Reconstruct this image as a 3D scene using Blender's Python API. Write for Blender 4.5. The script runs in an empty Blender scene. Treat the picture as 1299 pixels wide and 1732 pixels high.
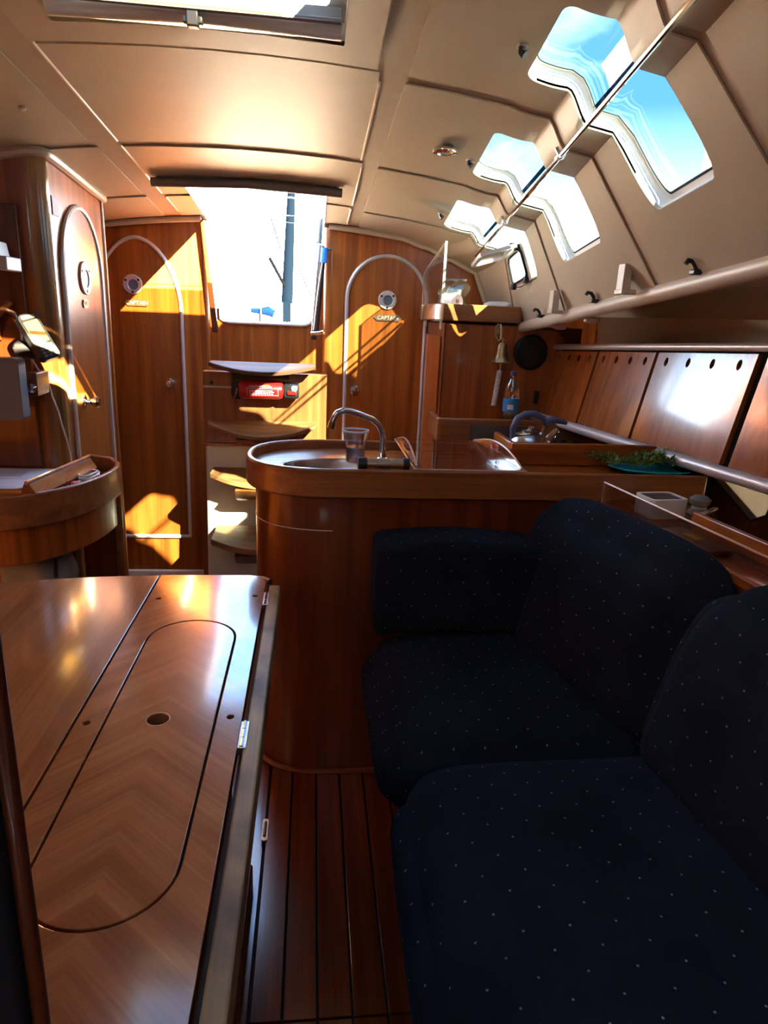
import bpy, bmesh, math, random
from mathutils import Vector, Matrix
random.seed(7)
SC = bpy.context.scene
COL = SC.collection
PI = math.pi

# ------------------------------------------------------------------ camera
cam_d = bpy.data.cameras.new('camera'); cam = bpy.data.objects.new('camera', cam_d); COL.objects.link(cam)
F, CX, CY = 1130.0, 649.5, 866.0
yw = Vector((530-CX, 530-CY, F)).normalized()
dn = Vector((480-CX, 4650-CY, F)); dn = (dn - dn.dot(yw)*yw).normalized()
zw = -dn; xw = yw.cross(zw)
# rows = world axes in camera coords (x right, y down, z forward)
m = Matrix(((xw.x, -xw.y, -xw.z, 0), (yw.x, -yw.y, -yw.z, 0), (zw.x, -zw.y, -zw.z, 1.34), (0, 0, 0, 1)))
cam.matrix_world = m
cam_d.sensor_width = 36; cam_d.sensor_fit = 'AUTO'; cam_d.lens = F/1732*36
cam_d.clip_start = 0.02; cam_d.clip_end = 500
SC.camera = cam

# ------------------------------------------------------------------ world, sun, exposure
W = bpy.data.worlds.new('sky'); SC.world = W; W.use_nodes = True
nt = W.node_tree; nt.nodes.clear()
wo = nt.nodes.new('ShaderNodeOutputWorld'); bgn = nt.nodes.new('ShaderNodeBackground')
tc = nt.nodes.new('ShaderNodeTexCoord'); sp = nt.nodes.new('ShaderNodeSeparateXYZ')
rp = nt.nodes.new('ShaderNodeValToRGB')
rp.color_ramp.elements[0].position = 0.0; rp.color_ramp.elements[0].color = (1.0, .97, .90, 1)
rp.color_ramp.elements[1].position = 0.75; rp.color_ramp.elements[1].color = (0.07, 0.17, 0.36, 1)
e = rp.color_ramp.elements.new(0.26); e.color = (0.075, .20, .38, 1)
e = rp.color_ramp.elements.new(0.12); e.color = (0.55, .72, .88, 1)
ns = nt.nodes.new('ShaderNodeTexNoise'); ns.inputs['Scale'].default_value = 2.3; ns.inputs['Detail'].default_value = 5
mpw = nt.nodes.new('ShaderNodeMapping'); mpw.inputs['Scale'].default_value = (1, 1, 2.6)
cr = nt.nodes.new('ShaderNodeValToRGB')
cr.color_ramp.elements[0].position = 0.56; cr.color_ramp.elements[0].color = (0, 0, 0, 1)
cr.color_ramp.elements[1].position = 0.80; cr.color_ramp.elements[1].color = (1, 1, 1, 1)
mx = nt.nodes.new('ShaderNodeMixRGB'); mx.inputs[2].default_value = (1.0, 1.0, 1.0, 1)
L = nt.links.new
L(tc.outputs['Generated'], sp.inputs[0]); L(sp.outputs['Z'], rp.inputs[0])
L(tc.outputs['Generated'], mpw.inputs[0]); L(mpw.outputs[0], ns.inputs['Vector']); L(ns.outputs[0], cr.inputs[0])
L(cr.outputs[0], mx.inputs[0]); L(rp.outputs[0], mx.inputs[1]); L(mx.outputs[0], bgn.inputs[0])
bgn.inputs[1].default_value = 6.0
L(bgn.outputs[0], wo.inputs[0])

sd = bpy.data.lights.new('sun', 'SUN'); sun = bpy.data.objects.new('sun', sd); COL.objects.link(sun)
sd.energy = 72.0; sd.angle = math.radians(0.55); sd.color = (1.0, 0.79, 0.50)
sun.rotation_euler = Vector((-1.0, 1.43, -1.13)).to_track_quat('-Z', 'Y').to_euler()
sun.location = (3, -4, 5)

SC.view_settings.view_transform = 'Standard'
SC.view_settings.look = 'None'
SC.view_settings.exposure = 2.35
SC.view_settings.gamma = 1.0
SC.view_settings.use_curve_mapping = False

# ------------------------------------------------------------------ materials
MATS = {}
def newmat(name):
    mt = bpy.data.materials.new(name); mt.use_nodes = True
    MATS[name] = mt
    return mt, mt.node_tree, mt.node_tree.nodes['Principled BSDF']

def plain(name, col, rough=0.5, metal=0.0, spec=0.5, coat=0.0, noise=0.0, nscale=30, bump=0.0, bscale=200, emit=None):
    mt, t, b = newmat(name)
    b.inputs['Roughness'].default_value = rough; b.inputs['Metallic'].default_value = metal
    b.inputs['Specular IOR Level'].default_value = spec; b.inputs['Coat Weight'].default_value = coat
    b.inputs['Base Color'].default_value = (*col, 1)
    tcn = t.nodes.new('ShaderNodeTexCoord')
    n = t.nodes.new('ShaderNodeTexNoise'); n.inputs['Scale'].default_value = nscale; n.inputs['Detail'].default_value = 4
    t.links.new(tcn.outputs['Object'], n.inputs['Vector'])
    r = t.nodes.new('ShaderNodeValToRGB')
    k = 1-noise
    r.color_ramp.elements[0].position = .3; r.color_ramp.elements[0].color = (col[0]*k, col[1]*k, col[2]*k, 1)
    r.color_ramp.elements[1].position = .7; r.color_ramp.elements[1].color = (*col, 1)
    t.links.new(n.outputs[0], r.inputs[0]); t.links.new(r.outputs[0], b.inputs['Base Color'])
    if bump:
        n2 = t.nodes.new('ShaderNodeTexNoise'); n2.inputs['Scale'].default_value = bscale
        t.links.new(tcn.outputs['Object'], n2.inputs['Vector'])
        bp = t.nodes.new('ShaderNodeBump'); bp.inputs['Strength'].default_value = bump; bp.inputs['Distance'].default_value = .002
        t.links.new(n2.outputs[0], bp.inputs['Height']); t.links.new(bp.outputs[0], b.inputs['Normal'])
    if emit:
        b.inputs['Emission Color'].default_value = (*emit[0], 1); b.inputs['Emission Strength'].default_value = emit[1]
    return mt

def wood(name, dark, light, axis='z', rough=0.22, scale=1.0, coat=0.3, chevron=None, stain=None, coatr=.08):
    """varnished wood, grain running along one axis"""
    mt, t, b = newmat(name)
    N = t.nodes.new; K = t.links.new
    tcn = N('ShaderNodeTexCoord'); vec = tcn.outputs['Object']
    if chevron is not None:
        # grain lines meet in a V at the centre line x = chevron
        s = N('ShaderNodeSeparateXYZ'); K(vec, s.inputs[0])
        a = N('ShaderNodeMath'); a.operation = 'SUBTRACT'; K(s.outputs[0], a.inputs[0]); a.inputs[1].default_value = chevron
        ab = N('ShaderNodeMath'); ab.operation = 'ABSOLUTE'; K(a.outputs[0], ab.inputs[0])
        m1 = N('ShaderNodeMath'); m1.operation = 'MULTIPLY_ADD'; K(ab.outputs[0], m1.inputs[0]); m1.inputs[1].default_value = 0.95; K(s.outputs[1], m1.inputs[2])
        m2 = N('ShaderNodeMath'); m2.operation = 'MULTIPLY_ADD'; K(s.outputs[1], m2.inputs[0]); m2.inputs[1].default_value = -0.95; K(ab.outputs[0], m2.inputs[2])
        c = N('ShaderNodeCombineXYZ'); K(m2.outputs[0], c.inputs[0]); K(m1.outputs[0], c.inputs[1])
        vec = c.outputs[0]; axis = 'x'
    mp = N('ShaderNodeMapping'); sc = {'x': (1.2, 26, 26), 'y': (26, 1.2, 26), 'z': (26, 26, 1.2)}[axis]
    mp.inputs['Scale'].default_value = tuple(v*scale for v in sc); K(vec, mp.inputs[0])
    n1 = N('ShaderNodeTexNoise'); n1.inputs['Scale'].default_value = 1.0; n1.inputs['Detail'].default_value = 6; n1.inputs['Distortion'].default_value = .6
    K(mp.outputs[0], n1.inputs['Vector'])
    mp2 = N('ShaderNodeMapping'); sc2 = {'x': (4, 170, 170), 'y': (170, 4, 170), 'z': (170, 170, 4)}[axis]
    mp2.inputs['Scale'].default_value = tuple(v*scale for v in sc2); K(vec, mp2.inputs[0])
    n2 = N('ShaderNodeTexNoise'); n2.inputs['Scale'].default_value = 1.0; n2.inputs['Detail'].default_value = 3
    K(mp2.outputs[0], n2.inputs['Vector'])
    r1 = N('ShaderNodeValToRGB'); r1.color_ramp.elements[0].position = .34; r1.color_ramp.elements[0].color = (*dark, 1)
    r1.color_ramp.elements[1].position = .66; r1.color_ramp.elements[1].color = (*light, 1); K(n1.outputs[0], r1.inputs[0])
    r2 = N('ShaderNodeValToRGB'); r2.color_ramp.elements[0].position = .33; r2.color_ramp.elements[0].color = (.55, .5, .45, 1)
    r2.color_ramp.elements[1].position = .55; r2.color_ramp.elements[1].color = (1, 1, 1, 1); K(n2.outputs[0], r2.inputs[0])
    mul = N('ShaderNodeMixRGB'); mul.blend_type = 'MULTIPLY'; mul.inputs[0].default_value = .36
    K(r1.outputs[0], mul.inputs[1]); K(r2.outputs[0], mul.inputs[2])
    out = mul.outputs[0]
    if stain:
        n3 = N('ShaderNodeTexNoise'); n3.inputs['Scale'].default_value = 9; n3.inputs['Detail'].default_value = 8; K(tcn.outputs['Object'], n3.inputs['Vector'])
        r3 = N('ShaderNodeValToRGB'); r3.color_ramp.elements[0].position = .45; r3.color_ramp.elements[0].color = (0, 0, 0, 1)
        r3.color_ramp.elements[1].position = .7; r3.color_ramp.elements[1].color = (1, 1, 1, 1); K(n3.outputs[0], r3.inputs[0])
        m3 = N('ShaderNodeMixRGB'); K(r3.outputs[0], m3.inputs[0]); K(out, m3.inputs[1]); m3.inputs[2].default_value = (*stain, 1); out = m3.outputs[0]
    K(out, b.inputs['Base Color'])
    b.inputs['Roughness'].default_value = rough; b.inputs['Coat Weight'].default_value = coat; b.inputs['Coat Roughness'].default_value = coatr
    bp = N('ShaderNodeBump'); bp.inputs['Strength'].default_value = .05; bp.inputs['Distance'].default_value = .001
    K(n2.outputs[0], bp.inputs['Height']); K(bp.outputs[0], b.inputs['Normal'])
    return mt

def glassy(name, tint, refl=0.08, rough=0.02, graz=.5):
    """thin clear sheet: lets light through with a tint and mirrors a little"""
    mt = bpy.data.materials.new(name); mt.use_nodes = True; t = mt.node_tree; t.nodes.clear(); MATS[name] = mt
    o = t.nodes.new('ShaderNodeOutputMaterial'); mxs = t.nodes.new('ShaderNodeMixShader')
    tr = t.nodes.new('ShaderNodeBsdfTransparent'); tr.inputs[0].default_value = (*tint, 1)
    gl = t.nodes.new('ShaderNodeBsdfGlossy'); gl.inputs['Roughness'].default_value = rough; gl.inputs[0].default_value = (1, 1, 1, 1)
    fr = t.nodes.new('ShaderNodeLayerWeight'); fr.inputs[0].default_value = .25
    mm = t.nodes.new('ShaderNodeMath'); mm.operation = 'MULTIPLY_ADD'; mm.inputs[1].default_value = graz; mm.inputs[2].default_value = refl
    t.links.new(fr.outputs['Fresnel'], mm.inputs[0]); t.links.new(mm.outputs[0], mxs.inputs[0])
    t.links.new(tr.outputs[0], mxs.inputs[1]); t.links.new(gl.outputs[0], mxs.inputs[2]); t.links.new(mxs.outputs[0], o.inputs[0])
    return mt

def fabric(name):
    """navy herringbone upholstery with small pale woven dots, laid on each face by its direction"""
    mt, t, b = newmat(name); N = t.nodes.new; K = t.links.new
    tcn = N('ShaderNodeTexCoord'); s = N('ShaderNodeSeparateXYZ'); K(tcn.outputs['Object'], s.inputs[0])
    sn = N('ShaderNodeSeparateXYZ'); K(tcn.outputs['Normal'], sn.inputs[0])
    def mth(op, a, bb=None, c=None):
        q = N('ShaderNodeMath'); q.operation = op
        for i, v in enumerate((a, bb, c)):
            if v is None: continue
            if isinstance(v, (int, float)): q.inputs[i].default_value = v
            else: K(v, q.inputs[i])
        return q.outputs[0]
    X, Y, Z = s.outputs; nx, ny, nz = [mth('ABSOLUTE', o) for o in sn.outputs]
    d = .064
    def dots(U, V, ou, ov):
        fu = mth('SUBTRACT', mth('FRACT', mth('ADD', mth('DIVIDE', U, d), ou)), .5)
        fv = mth('SUBTRACT', mth('FRACT', mth('ADD', mth('DIVIDE', V, d), ov)), .5)
        r = mth('SQRT', mth('ADD', mth('MULTIPLY', fu, fu), mth('MULTIPLY', fv, fv)))
        return mth('LESS_THAN', r, .027)
    def lay(U, V): return mth('MAXIMUM', dots(U, V, 0, 0), dots(U, V, .5, .5))
    top = mth('GREATER_THAN', nz, .70); side = mth('GREATER_THAN', nx, ny)
    def mixf(f, a_, b_): return mth('ADD', mth('MULTIPLY', f, a_), mth('MULTIPLY', mth('SUBTRACT', 1, f), b_))
    dot = mixf(top, lay(X, Y), mixf(side, lay(Y, Z), lay(X, Z)))
    zz = mth('PINGPONG', mth('ADD', X, mth('MULTIPLY', Z, .7)), .02)
    rib = mth('SINE', mth('MULTIPLY', mth('ADD', mth('ADD', Y, mth('MULTIPLY', Z, .8)), zz), 1500))
    n = N('ShaderNodeTexNoise'); n.inputs['Scale'].default_value = 6; K(tcn.outputs['Object'], n.inputs['Vector'])
    n9 = N('ShaderNodeTexNoise'); n9.inputs['Scale'].default_value = 14; K(tcn.outputs['Object'], n9.inputs['Vector'])
    r = N('ShaderNodeValToRGB'); r.color_ramp.elements[0].color = (.0115, .0145, .0230, 1); r.color_ramp.elements[1].color = (.0180, .0235, .0380, 1)
    r.color_ramp.elements[0].position = .3; r.color_ramp.elements[1].position = .7; K(n.outputs[0], r.inputs[0])
    rb = N('ShaderNodeMixRGB'); rb.blend_type = 'MULTIPLY'; K(mth('MULTIPLY_ADD', rib, .25, .3), rb.inputs[0]); K(r.outputs[0], rb.inputs[1]); rb.inputs[2].default_value = (.45, .45, .5, 1)
    m_ = N('ShaderNodeMixRGB'); K(mth('MULTIPLY', dot, mth('MULTIPLY_ADD', n9.outputs[0], 1.3, 0.0)), m_.inputs[0]); K(rb.outputs[0], m_.inputs[1]); m_.inputs[2].default_value = (.34, .36, .40, 1)
    K(m_.outputs[0], b.inputs['Base Color'])
    b.inputs['Roughness'].default_value = .95; b.inputs['Specular IOR Level'].default_value = .04
    b.inputs['Sheen Weight'].default_value = .03; b.inputs['Sheen Roughness'].default_value = .5; b.inputs['Sheen Tint'].default_value = (.4, .5, .8, 1)
    bp = N('ShaderNodeBump'); bp.inputs['Strength'].default_value = .2; bp.inputs['Distance'].default_value = .001
    K(rib, bp.inputs['Height']); K(bp.outputs[0], b.inputs['Normal'])
    return mt

TD, TL = (.23, .052, .007), (.46, .130, .018)
M_WV = wood('teak_upright', TD, TL, 'z', rough=.3, coat=.10)
M_WX = wood('teak_across', TD, TL, 'x', rough=.25)
M_WY = wood('teak_lengthwise', TD, TL, 'y', rough=.25)
M_DOOR = wood('teak_door', (.24, .058, .008), (.42, .120, .018), 'z', rough=.28, scale=.8, coat=.10)
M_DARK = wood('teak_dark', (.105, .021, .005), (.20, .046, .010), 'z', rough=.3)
M_DARKX = wood('teak_dark_across', (.13, .028, .007), (.24, .06, .013), 'x', rough=.3)
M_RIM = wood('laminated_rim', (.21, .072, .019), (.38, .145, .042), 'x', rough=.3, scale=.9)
M_FLOOR = wood('sole_plank', (.125, .026, .006), (.21, .050, .012), 'y', rough=.2)
M_TABLE = wood('table_veneer', (.35, .118, .036), (.50, .195, .066), 'x', rough=.2, chevron=-.237, scale=1.1, coat=1.0, coatr=.10)
M_LEAFT = wood('leaf_veneer', (.37, .130, .042), (.49, .195, .066), 'y', rough=.2, coat=1.0, coatr=.10)
M_EDGE = wood('worn_edge', (.32, .22, .10), (.52, .38, .19), 'y', rough=.5, coat=0, stain=(.13, .085, .045))
M_STEP = wood('step_panel', (.22, .075, .022), (.40, .15, .045), 'z', rough=.35)
M_BEIGE = plain('headliner', (.50, .43, .31), rough=.5, noise=.07, nscale=5, bump=.15, bscale=350)
M_STRIP = plain('joint_strip_cream', (.85, .78, .64), rough=.3)
M_BEIGE2 = plain('headliner_joint', (.44, .36, .27), rough=.6, noise=.05)
M_TRIMB = plain('beige_trim', (.56, .47, .36), rough=.4, noise=.04)
M_WHITE = plain('gelcoat_white', (.80, .76, .66), rough=.35, noise=.04)
M_REVEAL = plain('window_reveal_white', (.88, .87, .82), rough=.4)
M_OUT = plain('deck_gelcoat', (.85, .85, .83), rough=.5, noise=.03)
M_METAL = plain('brushed_aluminium', (.62, .61, .60), rough=.32, metal=1.0, noise=.08, nscale=60)
M_ALU = plain('anodised_white', (.66, .62, .58), rough=.35, metal=.35, noise=.05)
M_CHROME = plain('chrome', (.75, .75, .76), rough=.08, metal=1.0)
M_STEEL = plain('stainless_steel', (.62, .62, .60), rough=.22, metal=1.0, noise=.1, nscale=20)
M_BRASS = plain('aged_brass', (.46, .34, .19), rough=.35, metal=.85, noise=.35, nscale=40)
M_BLACK = plain('black_plastic', (.012, .012, .013), rough=.4)
M_BLACKM = plain('black_rubber', (.010, .010, .011), rough=.8)
M_GREY = plain('grey_plastic', (.13, .17, .195), rough=.4)
M_LGREY = plain('light_grey_plastic', (.42, .43, .44), rough=.45)
M_ROLL = plain('roller_silver', (.60, .60, .57), rough=.35, metal=.1)
M_DGREY = plain('blind_grey', (.17, .15, .13), rough=.55)
M_WHP = plain('white_plastic', (.78, .78, .76), rough=.4)
M_PAPER = plain('paper', (.68, .72, .80), rough=.8)
M_CHART = plain('chart_print', (.42, .50, .62), rough=.8)
M_RED = plain('red_paint', (.55, .012, .012), rough=.28, coat=.3)
M_YEL = plain('yellow_print', (.75, .60, .05), rough=.5)
M_BLUE = plain('blue_plastic', (.03, .25, .75), rough=.4)
M_TURQ = plain('turquoise_plate', (.02, .55, .72), rough=.3)
M_LAB = plain('blue_label', (.03, .28, .62), rough=.4)
M_SLATE = plain('kettle_handle_blue', (.09, .11, .23), rough=.45)
M_ROPE = plain('white_cord', (.72, .68, .60), rough=.9, noise=.25, nscale=220, bump=.8, bscale=300)
M_HERB = plain('herb_leaf', (.16, .28, .05), rough=.6, noise=.5, nscale=60)
M_HERB2 = plain('herb_stem', (.24, .36, .08), rough=.6, noise=.3, nscale=60)
M_BAG = plain('bag_green', (.24, .32, .08), rough=.6, noise=.3, nscale=12)
M_SCREEN = plain('amber_screen', (.30, .16, .03), rough=.2, emit=((1.0, .55, .12), .8))
M_CLOTH = plain('grey_cloth', (.25, .24, .22), rough=.9, noise=.3, nscale=20, bump=.4, bscale=60)
M_NAVY = plain('navy_plain', (.0022, .0028, .005), rough=.9, noise=.3, nscale=80)
M_BLUEDK = plain('sail_cover_blue', (.0008, .0065, .024), rough=.95, spec=.02, noise=.3)  # blue darkened in the colour so full sun does not bleach it
M_MAST = plain('mast_darkened', (.0006, .0022, .0050), rough=.9, spec=.02)  # dark look put into the colour, since full sun would bleach it
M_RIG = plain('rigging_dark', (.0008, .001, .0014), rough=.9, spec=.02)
M_SEAF = fabric('navy_dotted_fabric'); M_BACKF = M_ARMF = M_SEAF
M_TINT = glassy('tinted_acrylic', (.090, .120, .140), refl=.001, graz=.04)
M_HATCH = glassy('hatch_acrylic', (.55, .55, .53), refl=.02)
M_SMOKE = glassy('smoked_acrylic', (.30, .25, .20), refl=.02)
M_CLEAR = glassy('clear_acrylic', (.93, .94, .95), refl=.06)
M_PINK = glassy('pinkish_acrylic', (.93, .86, .83), refl=.08)
M_EDGEC = plain('acrylic_edge', (.72, .62, .48), rough=.2)
M_EDGEO = plain('acrylic_edge_pale', (.62, .36, .22), rough=.2)
M_PET = glassy('bottle_plastic', (.80, .84, .90), refl=.14, rough=.06)
M_CUP = glassy('ribbed_cup', (.72, .76, .92), refl=.12, rough=.1)
M_WATER = glassy('water', (.55, .52, .50), refl=.12)
M_BAGP = glassy('bag_plastic', (.85, .88, .80), refl=.2, rough=.2)

# ------------------------------------------------------------------ helpers
def bm_(): return bmesh.new()
def obj(name, bm, mat, parent=None, smooth=True, bevel=0.0, kind=None, label=None, cat=None, group=None):
    bmesh.ops.recalc_face_normals(bm, faces=bm.faces[:])
    me = bpy.data.meshes.new(name); bm.to_mesh(me); bm.free()
    me.materials.append(mat)
    for p in me.polygons: p.use_smooth = smooth
    o = bpy.data.objects.new(name, me); COL.objects.link(o)
    if smooth:
        try: me.set_sharp_from_angle(angle=math.radians(38))
        except Exception: pass
    if bevel:
        b = o.modifiers.new('bevel', 'BEVEL'); b.width = bevel; b.segments = 2; b.limit_method = 'ANGLE'; b.angle_limit = math.radians(40)
    if parent is not None:
        o.parent = parent
        w = Vector((0, 0, 0)); p = parent
        while p is not None: w += p.location; p = p.parent
        o.location = -w
    if kind: o['kind'] = kind
    if label: o['label'] = label
    if cat: o['category'] = cat
    if group: o['group'] = group
    return o
def thing(name, loc, label, cat, group=None):
    o = bpy.data.objects.new(name, None); COL.objects.link(o); o.location = loc; o.empty_display_size = .05
    o['label'] = label; o['category'] = cat
    if group: o['group'] = group
    return o
def struct(name, loc=(0, 0, 0), label=None):
    o = bpy.data.objects.new(name, None); COL.objects.link(o); o.location = loc; o['kind'] = 'structure'
    if label: o['label'] = label
    return o
def box(bm, x0, x1, y0, y1, z0, z1, mtx=None):
    vs = [Vector((x, y, z)) for x in (x0, x1) for y in (y0, y1) for z in (z0, z1)]
    if mtx is not None: vs = [mtx @ v for v in vs]
    v = [bm.verts.new(p) for p in vs]
    for f in ((0, 1, 3, 2), (4, 6, 7, 5), (0, 4, 5, 1), (2, 3, 7, 6), (0, 2, 6, 4), (1, 5, 7, 3)): bm.faces.new([v[i] for i in f])
    return bm
def hexa(bm, pts):
    """8 points: bottom loop of four, top loop of four"""
    v = [bm.verts.new(Vector(p)) for p in pts]
    for f in ((3, 2, 1, 0), (4, 5, 6, 7), (0, 1, 5, 4), (1, 2, 6, 5), (2, 3, 7, 6), (3, 0, 4, 7)): bm.faces.new([v[i] for i in f])
    return bm
def frame_of(d):
    d = d.normalized(); a = Vector((0, 0, 1)) if abs(d.z) < .9 else Vector((1, 0, 0))
    u = d.cross(a).normalized(); return u, d.cross(u).normalized()
def tube(bm, pts, r, n=10, closed=False, caps=True, flat=1.0):
    pts = [Vector(p) for p in pts]; rs = r if isinstance(r, (list, tuple)) else [r]*len(pts)
    rings = []; N = len(pts); pu = None
    for i, p in enumerate(pts):
        if closed: d = pts[(i+1) % N] - pts[i-1]
        else: d = pts[min(i+1, N-1)] - pts[max(i-1, 0)]
        d.normalize()
        if pu is None: u, v = frame_of(d)
        else:
            u = (pu - pu.dot(d)*d)
            u = u.normalized() if u.length > 1e-6 else frame_of(d)[0]
            v = d.cross(u).normalized()
        pu = u
        rings.append([bm.verts.new(p + rs[i]*(math.cos(a)*u + flat*math.sin(a)*v)) for a in [2*PI*k/n for k in range(n)]])
    for i in range(N if closed else N-1):
        A, B = rings[i], rings[(i+1) % N]
        for k in range(n): bm.faces.new((A[k], A[(k+1) % n], B[(k+1) % n], B[k]))
    if caps and not closed:
        bm.faces.new(rings[0][::-1]); bm.faces.new(rings[-1])
    return bm
def lathe(bm, prof, origin=(0, 0, 0), mtx=None, n=24):
    o = Vector(origin); rings = []
    for r, z in prof:
        if r < 1e-5:
            p = Vector((0, 0, z)); p = (mtx @ p if mtx is not None else p) + o; rings.append([bm.verts.new(p)])
        else:
            ring = []
            for k in range(n):
                p = Vector((r*math.cos(2*PI*k/n), r*math.sin(2*PI*k/n), z)); p = (mtx @ p if mtx is not None else p) + o
                ring.append(bm.verts.new(p))
            rings.append(ring)
    for A, B in zip(rings, rings[1:]):
        for k in range(n):
            k2 = (k+1) % n
            if len(A) == 1 and len(B) == 1: continue
            if len(A) == 1: bm.faces.new((A[0], B[k2], B[k]))
            elif len(B) == 1: bm.faces.new((A[k], A[k2], B[0]))
            else: bm.faces.new((A[k], A[k2], B[k2], B[k]))
    return bm
def plate(bm, outer, holes=(), t=(0, .01), fn=None):
    """2-D outline with holes, extruded from t[0] to t[1]; fn maps (a,b,t) to world"""
    if fn is None: fn = lambda a, b, c: (a, b, c)
    tmp = bmesh.new(); edges = []
    for loop in [outer]+list(holes):
        v = [tmp.verts.new((p[0], p[1], 0)) for p in loop]
        for i in range(len(v)): edges.append(tmp.edges.new((v[i], v[(i+1) % len(v)])))
    bmesh.ops.triangle_fill(tmp, use_beauty=True, use_dissolve=False, edges=edges, normal=(0, 0, 1))
    tmp.verts.index_update()
    lo = [bm.verts.new(fn(v.co.x, v.co.y, t[0])) for v in tmp.verts]
    hi = [bm.verts.new(fn(v.co.x, v.co.y, t[1])) for v in tmp.verts]
    for f in tmp.faces:
        idx = [v.index for v in f.verts]
        bm.faces.new([lo[i] for i in idx][::-1]); bm.faces.new([hi[i] for i in idx])
    for e_ in tmp.edges:
        if len(e_.link_faces) == 1:
            a, c = e_.verts[0].index, e_.verts[1].index
            bm.faces.new((lo[a], lo[c], hi[c], hi[a]))
    tmp.free(); return bm
def circ(cx, cy, r, n=20, ry=None):
    ry = ry or r
    return [(cx+r*math.cos(2*PI*k/n), cy+ry*math.sin(2*PI*k/n)) for k in range(n)]
def rrect(x0, x1, y0, y1, r, n=5):
    out = []
    for cx, cy, a0 in ((x1-r, y1-r, 0), (x0+r, y1-r, 90), (x0+r, y0+r, 180), (x1-r, y0+r, 270)):
        for k in range(n+1):
            a = math.radians(a0+90*k/n); out.append((cx+r*math.cos(a), cy+r*math.sin(a)))
    return out
def cushion(bm, cx, cy, cz, hx, hy, hz, r, crown=(0, 0), n=14, warp=None):
    """soft rounded block with crowned faces; warp(p, unit) bends it"""
    tmp = bmesh.new(); bmesh.ops.create_cube(tmp, size=2)
    bmesh.ops.subdivide_edges(tmp, edges=tmp.edges[:], cuts=n, use_grid_fill=True)
    h = (hx, hy, hz)
    for v in tmp.verts:
        u = v.co.copy()
        p = Vector([u[i]*h[i] for i in range(3)])
        c = Vector([max(-(h[i]-r), min(h[i]-r, p[i])) for i in range(3)])
        d = p-c
        if d.length > 1e-9:
            # cube-shell to rounded-shell
            m_ = max(abs(d[i]) for i in range(3)); p = c + d.normalized()*m_
        ax = max(range(3), key=lambda i: abs(u[i]))
        ox = [i for i in range(3) if i != ax]
        k = (1-u[ox[0]]**4)*(1-u[ox[1]]**4)
        p[ax] += math.copysign(k*(crown[1] if ax == 2 else crown[0]), u[ax])
        p += Vector((cx, cy, cz))
        if warp: p = Vector(warp(p, u))
        v.co = p
    me = bpy.data.meshes.new('t'); tmp.to_mesh(me); tmp.free(); bm.from_mesh(me); bpy.data.meshes.remove(me)
    return bm
def lerp(a, b, t): return a+(b-a)*t
def text_bm(s, size, thick, mtx):
    cu = bpy.data.curves.new('txt', 'FONT'); cu.body = s; cu.size = size; cu.extrude = thick; cu.align_x = 'CENTER'; cu.align_y = 'CENTER'
    o = bpy.data.objects.new('txt', cu); COL.objects.link(o)
    dg = bpy.context.evaluated_depsgraph_get(); me = bpy.data.meshes.new_from_object(o.evaluated_get(dg))
    b = bmesh.new(); b.from_mesh(me); bmesh.ops.transform(b, matrix=mtx, verts=b.verts)
    bpy.data.objects.remove(o); bpy.data.curves.remove(cu); bpy.data.meshes.remove(me)
    return b
RXZ = Matrix(((1, 0, 0, 0), (0, 0, 1, 0), (0, 1, 0, 0), (0, 0, 0, 1)))   # (a,b,t)->(a,t,b)

# ------------------------------------------------------------------ cabin section
def zc(x, y): return 1.74-.08*(y-3.3)-.11*(x+.22)**2
def key(y):
    d = y-1.5
    A = (.52+.085*d, 0); A = (A[0], zc(A[0], y)-.004)
    B = (.575+.078*d, 1.752-.08*d); C_ = (.632+.118*d, 1.742-.088*d); D = (.872+.012*d, 1.446-.095*d)
    t = max(0, min(1, (y-2.97)/.33)); t = t*t*(3-2*t)
    A = (lerp(A[0], .50, t), lerp(A[1], 1.668, t)); B = (lerp(B[0], .64, t), lerp(B[1], 1.618, t))
    C_ = (lerp(C_[0], .765, t), lerp(C_[1], 1.56, t))
    E = .432+.067*(y-1.544); E = lerp(E, .42, t)
    return A, B, C_, D, E
def sec(u, y):
    A, B, C_, D, E = key(y)
    if u <= 1:
        x = lerp(E, A[0], u); return x, lerp(zc(x, y), A[1], u)
    if u <= 2:
        t = u-1; s = t*t*(3-2*t); return lerp(A[0], B[0], t), lerp(A[1], B[1], s)
    if u <= 3:
        t = u-2; return lerp(B[0], C_[0], t), lerp(B[1], C_[1], t)
    t = u-3; return lerp(C_[0], D[0], t), lerp(C_[1], D[1], t)
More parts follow.
